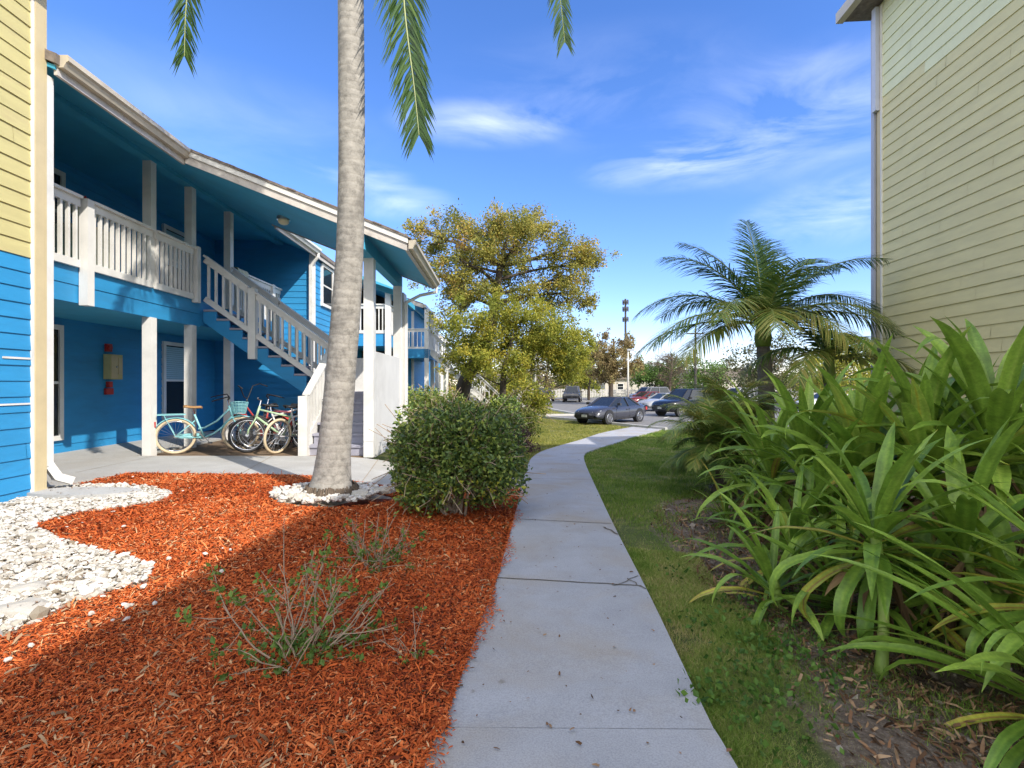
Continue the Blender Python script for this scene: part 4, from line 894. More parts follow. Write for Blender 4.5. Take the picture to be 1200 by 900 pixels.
# strap-leaf plants
def strap_leaf(mb, base, az, el, L, W, droop, tint, fold=.25, twist=0, kink=None, n=14):
    P = [np.array(base, float)]; a = el; D = []
    for i in range(n):
        t = i / n; k = droop / n * (.3 + 1.4 * t)
        if kink and t > kink[0]: k += kink[1] / n * 2
        a -= k; d = np.array([math.cos(az) * math.cos(a), math.sin(az) * math.cos(a), math.sin(a)]); D.append(d); P.append(P[-1] + d * L / n)
    D.append(D[-1]); V = []; T = []
    for i, p in enumerate(P):
        t = i / n; w = W * (.30 + .70 * min(1, t / .3)) * (1 - max(0, (t - .55) / .45) ** 1.7) + .001; d = D[i]
        side = np.cross(d, (0, 0, 1.)); side /= np.linalg.norm(side) + 1e-9
        if i == 0: s0 = side
        if np.dot(side, s0) < 0: side = -side
        up = np.cross(side, d); tw = twist * t; side2 = side * math.cos(tw) + up * math.sin(tw); up2 = np.cross(side2, d)
        f = fold * (1 - .5 * t); wv = .03 * W * math.sin(i * 1.7)
        for c, h in ((-1, f), (-.5, f * .42), (0, 0), (.5, f * .42), (1, f)):
            V.append(p + side2 * c * w / 2 + up2 * h * w / 2 + np.array([0, 0, wv * abs(c)]))
            tt = tint + {-1: .05, -.5: -.06, 0: .12, .5: -.04, 1: .06}[c] + random.gauss(0, .015)
            if t > .90 and tint > .3: tt = tint + (t - .90) * 2.5 if random.random() < .6 else tint
            T.append(tt)
    mb.add(V, np.array([[i * 5 + c, i * 5 + c + 1, i * 5 + c + 6, i * 5 + c + 5] for i in range(n) for c in range(4)]), np.clip(T, 0, 1))
def strap_plant(label, head, base, nl, L, W, el_in=80, el_out=5, group='strap leaved plants along the yellow building', skirt=14, tint=.5, azb=None, spread=360, yellow=.06, rs=.03):
    head = np.array(head, float); b = np.array(base, float); T_ = thing('strap_leaf_plant', label, 'plant', tuple(b), 0, group)
    m = MB(); m.tube(polycurve(b - [0, 0, .03], head, (.03, 0, 0), 7), [rs * 1.3, rs * 1.1, rs, rs, rs * .95, rs, rs * 1.2], 10); m.build('stem', M['stem'], T_, off=b, smooth=True)
    m = MB()
    for i in range(nl):
        t = i / max(1, nl - 1); el = R(el_in + (el_out - el_in) * t ** 1.15 + random.uniform(-8, 8)); az = i * 2.39996 + random.uniform(-.25, .25)
        if azb is not None: az = R(azb + random.uniform(-spread / 2, spread / 2))
        l = L * random.uniform(.8, 1.12) * (1 - .12 * t); ti = tint + random.gauss(0, .10) - .10 * t; r = random.random()
        if r < yellow and t > .5: ti = .90 + random.uniform(-.02, .03)
        kink = (random.uniform(.45, .7), random.uniform(.8, 2.4)) if random.random() < .28 else None
        strap_leaf(m, head + [math.cos(az) * rs * .6, math.sin(az) * rs * .6, -.10 * t * 1.5], az, el, l, W * random.uniform(.8, 1.15), .45 + .8 * t + random.uniform(0, .3), min(ti, .86) if ti < .88 else ti, .35, random.uniform(-.6, .6), kink)
    m.build('leaves', M['strap'], T_, off=b, smooth=True)
    if skirt:
        m = MB()
        for i in range(skirt):
            az = random.uniform(0, 2 * PI); strap_leaf(m, head - [0, 0, random.uniform(.08, .35)], az, R(random.uniform(-70, -10)), L * random.uniform(.35, .6), W * .5, random.uniform(.3, 1.2), random.random(), .6, random.uniform(-2, 2))
        m.build('dead_leaves', M['thatch'], T_, off=b, smooth=True)
    return T_
def sp(px, py, y, label, nl, L, W, dx=0, dy=0, **k):
    nl = int(nl * 1.25)
    h = px3(px, py, y); x, yy = h[0] + dx, y + dy; return strap_plant(label, h, (x, yy, float(gz(x, yy))), nl, L, W, **k)
sp(1085, 545, 3.55, 'tall upright strap leaf plant in the middle of the clump against the yellow wall', 34, .95, .10, el_in=86, el_out=15, tint=.62)
sp(1165, 520, 3.35, 'tall broad leaved plant at the right picture edge with pointed upright leaves', 34, 1.0, .105, el_in=86, el_out=15, tint=.6)
sp(1010, 555, 3.9, 'tall strap leaf plant with leaves arching left over the small plants', 34, 1.0, .10, el_in=84, el_out=10, tint=.62)
sp(1130, 570, 4.1, 'strap leaf plant behind the tallest leaves by the yellow wall', 30, 1.1, .10, el_in=86, el_out=25, tint=.5)
sp(1060, 570, 4.5, 'strap leaf plant deep in the clump with narrow upright leaves', 30, 1.15, .095, el_in=86, el_out=25, tint=.5)
sp(1200, 590, 3.9, 'strap leaf plant half outside the right edge behind the broad leaved one', 28, 1.15, .105, el_in=86, el_out=20, tint=.55)
sp(905, 555, 4.8, 'tall plant at the left end of the clump with leaves crossing the ringed palm trunk', 24, 1.0, .075, el_in=80, el_out=0, tint=.6)
sp(945, 540, 4.5, 'strap leaf plant nearest the ringed palm with leaves reaching up left', 30, 1.05, .09, el_in=80, el_out=10, tint=.58)
sp(1025, 625, 2.75, 'strap leaf plant on a thick leaning green stem at the front of the bed', 34, .72, .075, dx=-.22, dy=-.35, el_in=75, el_out=-30, tint=.5, yellow=.16, rs=.024)
sp(930, 640, 3.6, 'low spreading strap leaf plant with leaves over the dirt left of the green stem', 22, .75, .06, el_in=70, el_out=-8, tint=.55, yellow=.14)
sp(965, 600, 3.9, 'mid height strap leaf plant between the low spreading one and the tall clump', 20, .85, .07, el_in=78, el_out=0, tint=.55, yellow=.12)
sp(1130, 640, 2.75, 'strap leaf plant with one broad yellow leaf hanging over brown dead leaves', 20, .8, .09, el_in=78, el_out=-10, tint=.5, yellow=.2, skirt=24)
sp(905, 680, 3.2, 'low plant with short arching leaves over the leaf litter near the lawn edge', 22, .62, .055, el_in=70, el_out=-10, tint=.55, yellow=.14)
sp(985, 690, 3.0, 'low plant with drooping leaves just left of the thick green stem', 22, .66, .06, el_in=72, el_out=-10, tint=.5, yellow=.14)
sp(1075, 690, 2.9, 'low plant with dark leaves right of the thick green stem', 22, .66, .07, el_in=72, el_out=-10, tint=.45, yellow=.14, skirt=24)
sp(1190, 700, 2.7, 'low plant in deep shade under the broad leaved one at the right edge', 20, .7, .08, el_in=72, el_out=-10, tint=.45, yellow=.1, skirt=20)
sp(900, 560, 5.3, 'mid height plant with narrow leaves just in front of the ringed palm trunk', 24, .8, .06, el_in=80, el_out=5, tint=.6)
sp(850, 600, 5.3, 'small narrow leaved plant at the lawn edge, left end of the bed', 20, .55, .04, el_in=75, el_out=0, tint=.55, skirt=8, rs=.02)
sp(885, 595, 4.9, 'small narrow leaved plant just right of the one at the lawn edge', 20, .6, .045, el_in=75, el_out=0, tint=.5, skirt=10, rs=.02)
sp(1260, 820, 2.0, 'narrow leaved plant in the bottom right corner with long leaves pointing left', 22, .95, .05, el_in=55, el_out=-5, tint=.55, azb=165, spread=110, skirt=5, yellow=.1)
sp(1290, 700, 2.2, 'long leaved plant entering from the right edge above the corner plant', 18, .9, .06, el_in=50, el_out=-5, tint=.55, azb=170, spread=120, skirt=14, yellow=.15)

# shrubs
def shrub(name, label, center, rad, nleaf, size, mat, twigmat='twigdark', group=None, base=None, lumps=26, tstem=8, seed=1, boxy=2.6, shellw=.8, yellowlow=False, cat='shrub', gap=.0):
    r_ = np.random.default_rng(seed); c = np.array(center, float); rad = np.array(rad, float); b = np.array(base if base is not None else (c[0], c[1], float(gz(c[0], c[1]))), float)
    T_ = thing(name, label, cat, tuple(b), 0, group)
    d = r_.normal(0, 1, (lumps, 3)); d[:, 2] = np.abs(d[:, 2]) * 1.3 - .75; d /= (np.abs(d) ** boxy).sum(1)[:, None] ** (1 / boxy)
    L = c + d * rad * r_.uniform(.55, .86, (lumps, 1)); rl = r_.uniform(.16, .46, lumps) * rad.mean()
    m = MB()
    for i in range(tstem):
        e = c + r_.normal(0, .3, 3) * rad; e[2] = max(e[2], c[2]); m.tube(polycurve(b + [r_.normal(0, .06), r_.normal(0, .05), -.02], e, r_.normal(0, .06, 3), 6), list(np.linspace(.018, .006, 6) * rad[0] * 1.6), 5)
    for i in range(lumps):
        m.tube(polycurve(c + (L[i] - c) * .15 - [0, 0, rad[2] * .3], L[i] + (L[i] - c) * .12, r_.normal(0, .05, 3), 5), list(np.linspace(.009, .003, 5) * rad[0] * 1.6), 4)
        for k in range(3): m.tube(polycurve(L[i] * .7 + c * .3, L[i] + (L[i] - c) * .15 + r_.normal(0, .6, 3) * rl[i] * 1.3, r_.normal(0, .03, 3), 4), .0035 * rad[0] * 1.6, 4)
    m.build('branches', M['twig'], T_, off=b)
    k = r_.integers(0, lumps, nleaf); q = r_.normal(0, 1, (nleaf, 3)); q /= np.linalg.norm(q, axis=1)[:, None]; q *= (r_.random((nleaf, 1)) ** (1 / 3 * (1.6 - shellw))) * rl[k][:, None]
    C = L[k] + q; C = C[C[:, 2] > b[2] + .03]; n_ = len(C)
    hh = (C[:, 2] - c[2]) / rad[2]; lt = r_.normal(0, .24, lumps)[k[:n_]]
    ti = np.clip(.42 + lt + r_.normal(0, .16, n_) + (.12 * hh if not yellowlow else 0), 0, .86)
    if yellowlow: ti = np.where((r_.random(n_) < .12 * (hh < -.2)), 1.0, ti)
    m = MB(); leafcards(m, C, size * r_.uniform(.6, 1.3, n_), ti, .25, .12, .55); m.build('foliage', M[mat], T_, off=b); return T_
bz = float(gz(-.6, 5.6))
shrub('leafy_shrub', 'large clipped green shrub beside the path with bare twigs and yellow lower leaves', (-.60, 5.6, bz + .60), (.70, .52, .60), 24000, .055, 'hedge', seed=3, lumps=150, tstem=14, yellowlow=True, boxy=3.4)
hg = 'hedges behind the big shrub'
shrub('leafy_shrub', 'sunlit yellow green hedge behind the clipped shrub next to the stucco wall', (-1.25, 9.6, .25), (.95, .9, .75), 11000, .07, 'hedgelight', group=hg, seed=4, lumps=60, boxy=3.5)
shrub('leafy_shrub', 'low light green hedge between the clipped shrub and the leaning tree', (-1.35, 13.5, .0), (1.6, 1.4, .85), 12000, .085, 'hedgelight', group=hg, seed=5, lumps=60, boxy=3.5)
shrub('leafy_shrub', 'dark green rounded shrub under the leaning tree', (-.55, 17, .1), (1.0, .9, .8), 7000, .1, 'hedge', group=hg, seed=6, lumps=40)
shrub('leafy_shrub', 'purple leaved shrub at the right end of the hedge row', (.15, 14, -.3), (.55, .6, .45), 4200, .07, 'purple', group=hg, seed=7, lumps=26)
shrub('leafy_shrub', 'small olive shrub behind the purple one, near the white pole', (.2, 18.5, -.2), (.8, .7, .65), 5000, .09, 'hedgelight', group=hg, seed=8, lumps=30)
shrub('leafy_shrub', 'dark hedge between the second house and the leaning tree', (-3.4, 20, .1), (1.6, 1.2, 1.0), 8000, .11, 'hedge', group=hg, seed=9, lumps=44)
shrub('leafy_shrub', 'pale olive hedge on the lawn behind the leaning trunk', (.2, 27, .2), (2.2, 1.2, 1.2), 7000, .15, 'limeleaf', group=hg, seed=10, lumps=40)

def twiggy(label, c, spread, h, nst, nleaf, group='nearly bare shrubs in the mulch', seed=1, lean=(0, 0)):
    r_ = np.random.default_rng(seed); b = np.array([c[0], c[1], float(gz(*c))]); T_ = thing('bare_shrub', label, 'shrub', tuple(b), 0, group); m = MB(); tips = []
    for i in range(nst):
        az = r_.random() * 2 * PI; rr = spread * r_.uniform(.35, 1.0); hh = h * r_.uniform(.45, 1.0) * (1.15 - .45 * rr / spread)
        e = b + [math.cos(az) * rr + lean[0], math.sin(az) * rr * .8 + lean[1], hh]; s0 = b + [r_.normal(0, .04), r_.normal(0, .04), -.01]
        P = polycurve(s0, e, (r_.normal(0, .04), r_.normal(0, .04), -.04 + r_.normal(0, .03)), 8); P = [p + r_.normal(0, .006, 3) for p in P]
        m.tube(P, list(np.linspace(.0055, .002, 8)), 5); tips.append(P[-1])
        for k in range(r_.integers(2, 6)):
            j = r_.integers(2, 7); dd = P[j] - P[j - 1]; dd /= np.linalg.norm(dd); e2 = P[j] + (dd + r_.normal(0, .6, 3)) * r_.uniform(.05, .18); e2[2] = max(e2[2], b[2] + .04)
            Q = polycurve(P[j], e2, r_.normal(0, .012, 3), 5); m.tube(Q, list(np.linspace(.0028, .0011, 5)), 4); tips.append(Q[-1]); tips.append(Q[2])
            for kk in range(2): m.tube([Q[3], Q[3] + r_.normal(0, .035, 3)], [.0014, .0008], 3)
    m.build('stems', M['twig'], T_, off=b); tips = np.array(tips)
    pick = tips[r_.integers(0, len(tips), nleaf // 9)]; low = b + r_.normal(0, 1, (nleaf // 11, 3)) * [spread * .35, spread * .25, .03] + [0, 0, .07]
    cc = np.concatenate([pick, low]); k = r_.integers(0, len(cc), nleaf); C = cc[k] + r_.normal(0, .014, (nleaf, 3)); m = MB()
    leafcards(m, C, r_.uniform(.018, .042, nleaf), np.clip(r_.normal(.55, .25, nleaf) + (C[:, 2] > b[2] + h * .5) * .4, 0, 1), .4, .12, .65); m.build('leaves', M['brightgreen'], T_, off=b)
x, y = G(345, 775); twiggy('nearly bare twiggy shrub with green sprouts in the shaded mulch, nearest the camera', (x, y), .42, .50, 22, 1100, seed=2)
x, y = G(440, 665); twiggy('nearly bare twiggy shrub beside the clipped shrub, the farther of the two', (x, y), .42, .45, 18, 520, seed=5)
x, y = G(490, 785); twiggy('tiny sprouting plant in the mulch near the path edge', (x, y), .07, .08, 7, 60, seed=8)

# ================================================================== TREES
def tree(name, label, base, trunk, r0, clumps, nleaf, lsize, mat, group=None, seed=1, sub=6, bark='bark', crad=.55, tstops=None, sparse=1.0, cat='tree'):
    """trunk: list of points; clumps: (x,y,z,r)"""
    r_ = np.random.default_rng(seed); b = np.array(base, float); T_ = thing(name, label, cat, tuple(b), 0, group)
    tr = [np.array(p, float) for p in trunk]; tp = catm([b - [0, 0, .1]] + tr, 5); m = MB(); m.tube(tp, list(np.linspace(r0, r0 * .35, len(tp))), 12)
    m.build('trunk', M[bark], T_, off=b, smooth=True); m = MB(); SC = []; SR = []
    for (x, y, z, r) in clumps:
        c = np.array([x, y, z]); i = int(np.argmin([np.linalg.norm(p - c) + (p[2] > c[2]) * 1.5 - .25 * (k / len(tp)) for k, p in enumerate(tp)])); s0 = tp[max(2, i - 2)]
        P = polycurve(s0, c, r_.normal(0, .12, 3) * r + [0, 0, .1 * r], 8); rr = r0 * .28 * min(1.3, r / 1.2); m.tube(P, list(np.linspace(rr, rr * .3, 8)), 6)
        for k in range(sub):
            d = r_.normal(0, 1, 3); d /= np.linalg.norm(d); e = c + d * r * r_.uniform(.5, 1.0) * [1.1, 1, .8]; m.tube(polycurve(P[5], e, r_.normal(0, .1, 3) * r, 6), list(np.linspace(rr * .35, rr * .08, 6)), 5)
            SC.append(e); SR.append(r * r_.uniform(.22, .42))
            for q_ in range(3):
                e2 = e + r_.normal(0, .35, 3) * r; m.tube(polycurve(e * .6 + P[5] * .4, e2, r_.normal(0, .05, 3) * r, 4), list(np.linspace(rr * .15, rr * .05, 4)), 4); SC.append(e2); SR.append(r * r_.uniform(.15, .32))
    m.build('branches', M[bark], T_, off=b); SC = np.array(SC); SR = np.array(SR)
    k = r_.choice(len(SC), nleaf, p=SR ** 2 / (SR ** 2).sum()); C = SC[k] + r_.normal(0, .55, (nleaf, 3)) * SR[k][:, None]; cl = r_.normal(0, .17, len(SC))[k]
    m = MB(); leafcards(m, C, lsize * r_.uniform(.6, 1.3, nleaf), np.clip(.5 + cl + r_.normal(0, .15, nleaf), 0, 1), .0, .12, .55); m.build('foliage', M[mat], T_, off=b); return T_
OY = 24.0
def o3(px, py, dy=0, r=1): p = px3(px, py, OY + dy); return (p[0], p[1], p[2], r)
tb = px3(540, 470, OY); tb[2] = -.75
tr = [px3(543, 455, OY), px3(556, 425, OY), px3(572, 395, OY), px3(580, 360, OY), px3(583, 335, OY), px3(588, 300, OY)]
cl = [o3(500, 275, 0, 1.0), o3(530, 280, 1, 1.2), o3(565, 268, -1, 1.2), o3(600, 262, 0, 1.1), o3(635, 268, 1, 1.1), o3(575, 295, 1.5, 1.3), o3(610, 290, -1.5, 1.3), o3(540, 310, -1.2, 1.2), o3(515, 325, 0, 1.1), o3(640, 300, 0, 1.1), o3(672, 290, 0, 1.0), o3(683, 310, .5, .9), o3(665, 330, -.5, 1.1), o3(685, 345, 0, .8), o3(650, 345, 1, 1.0), o3(530, 350, 1, 1.1), o3(560, 340, -1, 1.0), o3(600, 335, 1, 1.0), o3(620, 345, -1, .9), o3(505, 300, 1, .8)]
tree('oak_tree', 'large leaning oak with olive yellow leaves and bare gaps, behind the hedges', tb, tr, .38, cl, 48000, .12, 'oak', seed=11, sub=6)
OY = 21.5
tb = px3(588, 470, OY); tb[2] = -.74
cl = [o3(545, 385, 0, 1.0), o3(575, 372, .5, 1.0), o3(610, 375, 0, 1.1), o3(640, 380, -.5, 1.0), o3(560, 410, -.6, .95), o3(595, 405, 0, 1.1), o3(630, 410, .5, 1.0), o3(655, 400, 0, .95), o3(672, 415, 0, .9), o3(685, 395, .6, .6), o3(540, 425, 0, .8), o3(610, 430, -.7, .7), o3(650, 430, 0, .7), o3(672, 438, 0, .5)]
tree('leafy_tree', 'bushy yellow green tree standing in front of the leaning oak', tb, [px3(590, 440, OY), px3(596, 415, OY), px3(602, 390, OY)], .16, cl, 42000, .105, 'limeleaf', seed=12, sub=6)
def rtree(label, px, pybase, y, w, h, nleaf, ls, mat, seed, name='leafy_tree', group='trees beyond the parking lot', sub=5, ncl=12, r0=.2, bark='bark', low=.35):
    r_ = np.random.default_rng(seed); b = px3(px, 450, y); b[2] = -.75 if pybase is None else b[2]; cls = []
    for i in range(ncl):
        a = r_.random() * 2 * PI; t = r_.random(); zz = h * (low + (1 - low) * t); rr = w / 2 * math.sqrt(max(.05, 1 - (2 * t - .9) ** 2 * .8)) * r_.uniform(.3, .85)
        cls.append((b[0] + math.cos(a) * rr, b[1] + math.sin(a) * rr, b[2] + zz * .93, w * .17))
    return tree(name, label, b, [b + [0, 0, h * .3], b + [w * .03, 0, h * .55], b + [w * .05, 0, h * .8]], r0, cls, nleaf, ls, mat, group, seed, sub, bark)
rtree('russet tree with thin leaves and a dark trunk, right of the bushy yellow tree', 716, None, 52, 6.0, 8.0, 14000, .22, 'brownleaf', 21, r0=.28, ncl=16)
rtree('low olive tree behind the parked pickup', 690, None, 66, 8, 6.2, 6000, .3, 'limeleaf', 22)
rtree('bright green tree left of the bare one beyond the cars', 768, None, 72, 9, 5.6, 7000, .32, 'brightgreen', 23, ncl=14, low=.2)
rtree('bright green spreading tree right of the bare one beyond the cars', 812, None, 74, 11, 5.4, 8000, .32, 'brightgreen', 24, ncl=16, low=.15)
rtree('bare grey branched tree among the bright green trees', 785, None, 68, 7, 7.0, 250, .2, 'brownleaf', 25, 'bare_tree', sub=14, ncl=26, r0=.22, bark='twigdark')
rtree('grey brown tree behind the dark sedan', 640, None, 70, 12, 9, 6500, .3, 'brownleaf', 26, ncl=18, low=.15)
rtree('olive tree at the left end of the far row, behind the houses', 560, None, 75, 12, 9, 7000, .34, 'limeleaf', 27, ncl=18, low=.1)
rtree('thin young tree with pale trunk on the lawn near the hedge', 612, None, 30, 2.2, 4.2, 2600, .13, 'limeleaf', 28, r0=.07, bark='galv', low=.5, ncl=9)
rtree('dark green tree behind the ringed palm beyond the cars', 900, None, 60, 12, 6.2, 7000, .32, 'fargreen', 29, ncl=16, low=.1)
rtree('olive green tree behind the yellowing palm', 985, None, 50, 10, 5.6, 6500, .3, 'limeleaf', 30, ncl=16, low=.1)
rtree('round tree beyond the third apartment house', 500, None, 62, 9, 9, 5000, .32, 'oak', 31, ncl=14, low=.1)
# far tree line
r_ = np.random.default_rng(5); m = MB(); n = 42000; k = r_.integers(0, 150, n); cx = r_.uniform(-110, 150, 150); cy = r_.uniform(95, 125, 150); ch = r_.uniform(1.4, 4.6, 150)
C = np.stack([cx[k] + r_.normal(0, 2.4, n), cy[k] + r_.normal(0, 2, n), -.7 + ch[k] * r_.random(n) ** .7 + r_.normal(0, .3, n)], 1)
leafcards(m, C, r_.uniform(.4, .9, n), np.clip(r_.normal(.5, .2, n) + r_.normal(0, .2, 150)[k], 0, 1)); m.build('far_tree_line', M['fargreen'], kind='stuff')

# ================================================================== POLES, FENCE, FAR HOUSES
def pole(label, px, y, pytop, r, mat='galv', arm=False):
    b = px3(px, 450, y); b[2] = float(gz(b[0], b[1])); h = px3(px, pytop, y)[2] - b[2]; T_ = thing('lamp_post', label, 'lamp post', tuple(b), 0, 'poles round the parking lot')
    m = MB(); m.tube([(0, 0, 0), (0, 0, h)], [r, r * .65], 10); m.build('pole', M[mat], T_, smooth=True); MB().disc((0, 0, .06), np.array([0, 0, 1.]), r * 1.8, .12, 14).build('base_collar', M['kerb'], T_)
    m = MB(); m.box(-.1, .55, -.14, .14, h - .08, h + .08); m.build('lamp_head', M['metal'], T_)
pole('pale lamp post on the grass right of the hedge row', 627, 34, 385, .10)
pole('pale lamp post beside the russet tree beyond the dark coupe', 736, 47, 410, .10)
b = px3(733, 450, 150); b[2] = -.75; T_ = thing('cell_tower', 'distant antenna tower above the russet tree', 'tower', tuple(b))
m = MB(); m.tube([(0, 0, 0), (0, 0, 27)], [.45, .25], 8); m.build('mast', M['darkpole'], T_); m = MB()
for z in (21, 24, 26): m.torus((0, 0, z), (0, 0, 1), .8, .08, 12, 5); [m.box(.8 * math.cos(t) - .1, .8 * math.cos(t) + .1, .8 * math.sin(t) - .1, .8 * math.sin(t) + .1, z - .7, z + .7) for t in np.linspace(0, 5.2, 6)]
m.build('antenna_panels', M['darkpole'], T_)
b = px3(815, 450, 60); b[2] = -.75; T_ = thing('utility_pole', 'dark wooden utility pole beyond the cars, left of the ringed palm', 'utility pole', tuple(b)); m = MB(); m.tube([(0, 0, 0), (0, 0, 8.6)], [.16, .11], 8); m.build('pole', M['darkpole'], T_); m = MB(); m.box(-1.0, 1.0, -.06, .06, 7.9, 8.05); m.build('cross_arm', M['darkpole'], T_)
m = MB()
for x in np.arange(-22, 60, .24): m.box(x, x + .17, 79.0, 79.04, -.75, .55 + .06 * math.sin(x * .3))
m.box(-22, 60, 79.05, 79.1, -.2, -.1); m.box(-22, 60, 79.05, 79.1, .25, .35)
m.build('fence', M['fence'], **tagp('long pale board fence along the far side of the parking lot', 'fence'))
def house(label, px, y, w, d, h, roofc='shingle'):
    b = px3(px, 450, y); b[2] = -.75; T_ = thing('house', label, 'house', tuple(b), 0, 'houses beyond the parking lot fence'); m = MB(); m.box(-w / 2, w / 2, 0, d, 0, h); m.build('wall', M['housewall'], T_)
    m = MB(); m.prism([(-w / 2 - .4, h), (w / 2 + .4, h), (w / 2 - 1.5, h + 1.5), (-w / 2 + 1.5, h + 1.5)], 'y', -.4, d + .4); m.build('roof', M[roofc], T_)
    for x in (-w / 4, w / 4): window(T_, 'y', x - .6, x + .6, 1, 2.2, -.0, None, .1, -1)
house('pale low house behind the fence between the russet tree and the cars', 745, 92, 11, 8, 2.9)
house('pale low house with grey roof seen past the ringed palm', 850, 88, 13, 8, 3.2)
house('pale low house behind the fence left of the pickup', 600, 95, 12, 8, 3.0)

# ================================================================== CARS
def car(label, loc, heading, col, kind='sedan', scale=1.0, name='parked_car', cat='car'):
    """front points to local +x"""
    T_ = thing(name, label, cat, loc, heading, 'cars in the parking lot'); T_.scale = (scale,) * 3
    L = {'sedan': 4.6, 'suv': 4.8, 'pickup': 5.5}[kind]; W = {'sedan': .91, 'suv': .97, 'pickup': 1.0}[kind]
    pm = simple('car_paint', col, .22, .03, 2, metal=0, coat=.5, spec=.35)
    if kind == 'sedan': S = [(-2.3, .45, .80, .80), (-2.22, .32, .93, .87), (-1.8, .26, .99, .95), (-1.2, .22, .97, 1), (0, .20, .94, 1), (.9, .20, .93, 1), (1.5, .22, .87, .99), (2.0, .25, .76, .92), (2.22, .28, .66, .82), (2.3, .38, .56, .68)]; gb = (-1.75, 1.15); gt = (-.85, .28); zr = 1.38; zb = .93; belt = .88
    elif kind == 'suv': S = [(-2.4, .5, .95, .84), (-2.34, .38, 1.12, .93), (-1.9, .3, 1.16, .98), (0, .28, 1.12, 1), (1.0, .28, 1.10, 1), (1.6, .28, 1.05, .99), (2.15, .3, .97, .94), (2.34, .36, .85, .86), (2.4, .5, .7, .75)]; gb = (-2.28, 1.35); gt = (-1.95, .6); zr = 1.76; zb = 1.10; belt = 1.05
    else: S = [(-2.75, .55, 1.0, .95), (-2.7, .45, 1.12, 1), (-.9, .42, 1.14, 1), (0, .4, 1.15, 1), (1.2, .4, 1.14, 1), (1.9, .4, 1.1, .99), (2.55, .42, 1.03, .95), (2.72, .48, .9, .9), (2.75, .6, .7, .85)]; gb = (-1.0, 1.5); gt = (-.75, .75); zr = 1.86; zb = 1.14; belt = 1.08
    m = MB(); V = []
    for x, z0, z1, w in S:
        w = w * W; ring = [(-.8, z0), (-.97, z0 + .08), (-1, z0 + .25 * (z1 - z0) + .04), (-1, z1 - .25), (-.95, z1 - .08), (-.82, z1 - .02), (-.4, z1 + .015), (0, z1 + .02)]
        ring += [(-a, b_) for a, b_ in ring[-2::-1]]
        V += [(x, a * w, max(b_, z0)) for a, b_ in ring]
    k = 15; m.add(V, np.array([[i * k + j, (i + 1) * k + j, (i + 1) * k + (j + 1) % k, i * k + (j + 1) % k] for i in range(len(S) - 1) for j in range(k)]))
    m.f.setdefault(k, []).append(np.array([list(range(k))])); m.f[k].append(np.array([[m.n - 1 - j for j in range(k)]]))
    m.build('body', pm, T_, smooth=True)
    wb, wt = W * .92, W * .70; m = MB()
    B = [(gb[0], -wb * .85), (gb[0] + .25, -wb), (gb[1] - .5, -wb), (gb[1], -wb * .80), (gb[1], wb * .80), (gb[1] - .5, wb), (gb[0] + .25, wb), (gb[0], wb * .85)]
    Tt = [(gt[0], -wt * .85), (gt[0] + .15, -wt), (gt[1] - .3, -wt), (gt[1], -wt * .85), (gt[1], wt * .85), (gt[1] - .3, wt), (gt[0] + .15, wt), (gt[0], wt * .85)]
    V = [(x, y, zb - .06) for x, y in B] + [(x, y, zr - .06) for x, y in Tt]
    m.add(V, np.array([[i, (i + 1) % 8, 8 + (i + 1) % 8, 8 + i] for i in range(8)])); g = m.build('windows', M['glass'], T_)
    m = MB(); V = [(x, y, zr - .065) for x, y in Tt] + [((x - (gt[0] + gt[1]) / 2) * .93 + (gt[0] + gt[1]) / 2, y * .9, zr - .01) for x, y in Tt]; m.add(V, [np.array([[i, (i + 1) % 8, 8 + (i + 1) % 8, 8 + i] for i in range(8)]), np.array([[8, 9, 10, 11, 12, 13, 14, 15]])]); m.build('car_roof', pm, T_)
    f = lambda p, z: np.array([p[0], p[1], z])
    for s in (0, 2, 5, 7, 3, 4, 1, 6): MB().bar(f(B[s], zb - .05), f(Tt[s], zr - .04), .07, .05).build('pillar', pm, T_)
    for s in (-1, 1): xm = (gb[0] + gb[1]) / 2 - .1; MB().bar((xm, s * (wb + .005), zb - .05), ((gt[0] + gt[1]) / 2, s * (wt + .005), zr - .04), .08, .04, (1, 0, 0)).build('pillar', pm, T_)
    wr = {'sedan': .335, 'suv': .38, 'pickup': .41}[kind]; ax = {'sedan': (1.42, -1.38), 'suv': (1.48, -1.38), 'pickup': (1.75, -1.75)}[kind]
    for x in ax:
        for s in (-1, 1):
            y = s * W * .985; MB().disc((x, s * (W - .1), wr + .03), np.array([0, 1., 0]), wr + .055, .235, 28).build('wheel_arch', M['black'], T_)
            w = MB().tube([(x, y - .10 * s - .115, wr), (x, y - .10 * s - .09, wr), (x, y - .10 * s + .09, wr), (x, y - .10 * s + .125, wr)], [wr * .93, wr, wr, wr * .93], 28).build('wheel', M['black'], T_)
            m = MB(); m.torus((x, y + .03 * s, wr), (0, 1, 0), wr * .64, .018, 24, 6)
            for i in range(10): t = 2 * PI * i / 10; m.bar((x, y + .03 * s, wr), (x + math.cos(t) * wr * .64, y + .03 * s, wr + math.sin(t) * wr * .64), .03, .035, (0, 1, 0))
            m.disc((x, y + .025 * s, wr), np.array([0, 1., 0]), .06, .03, 12); m.build('rim', M['chrome'], w)
    xf = S[-1][0]; zf = S[-1][2]; zh = zf + (.04 if kind == 'sedan' else .02)
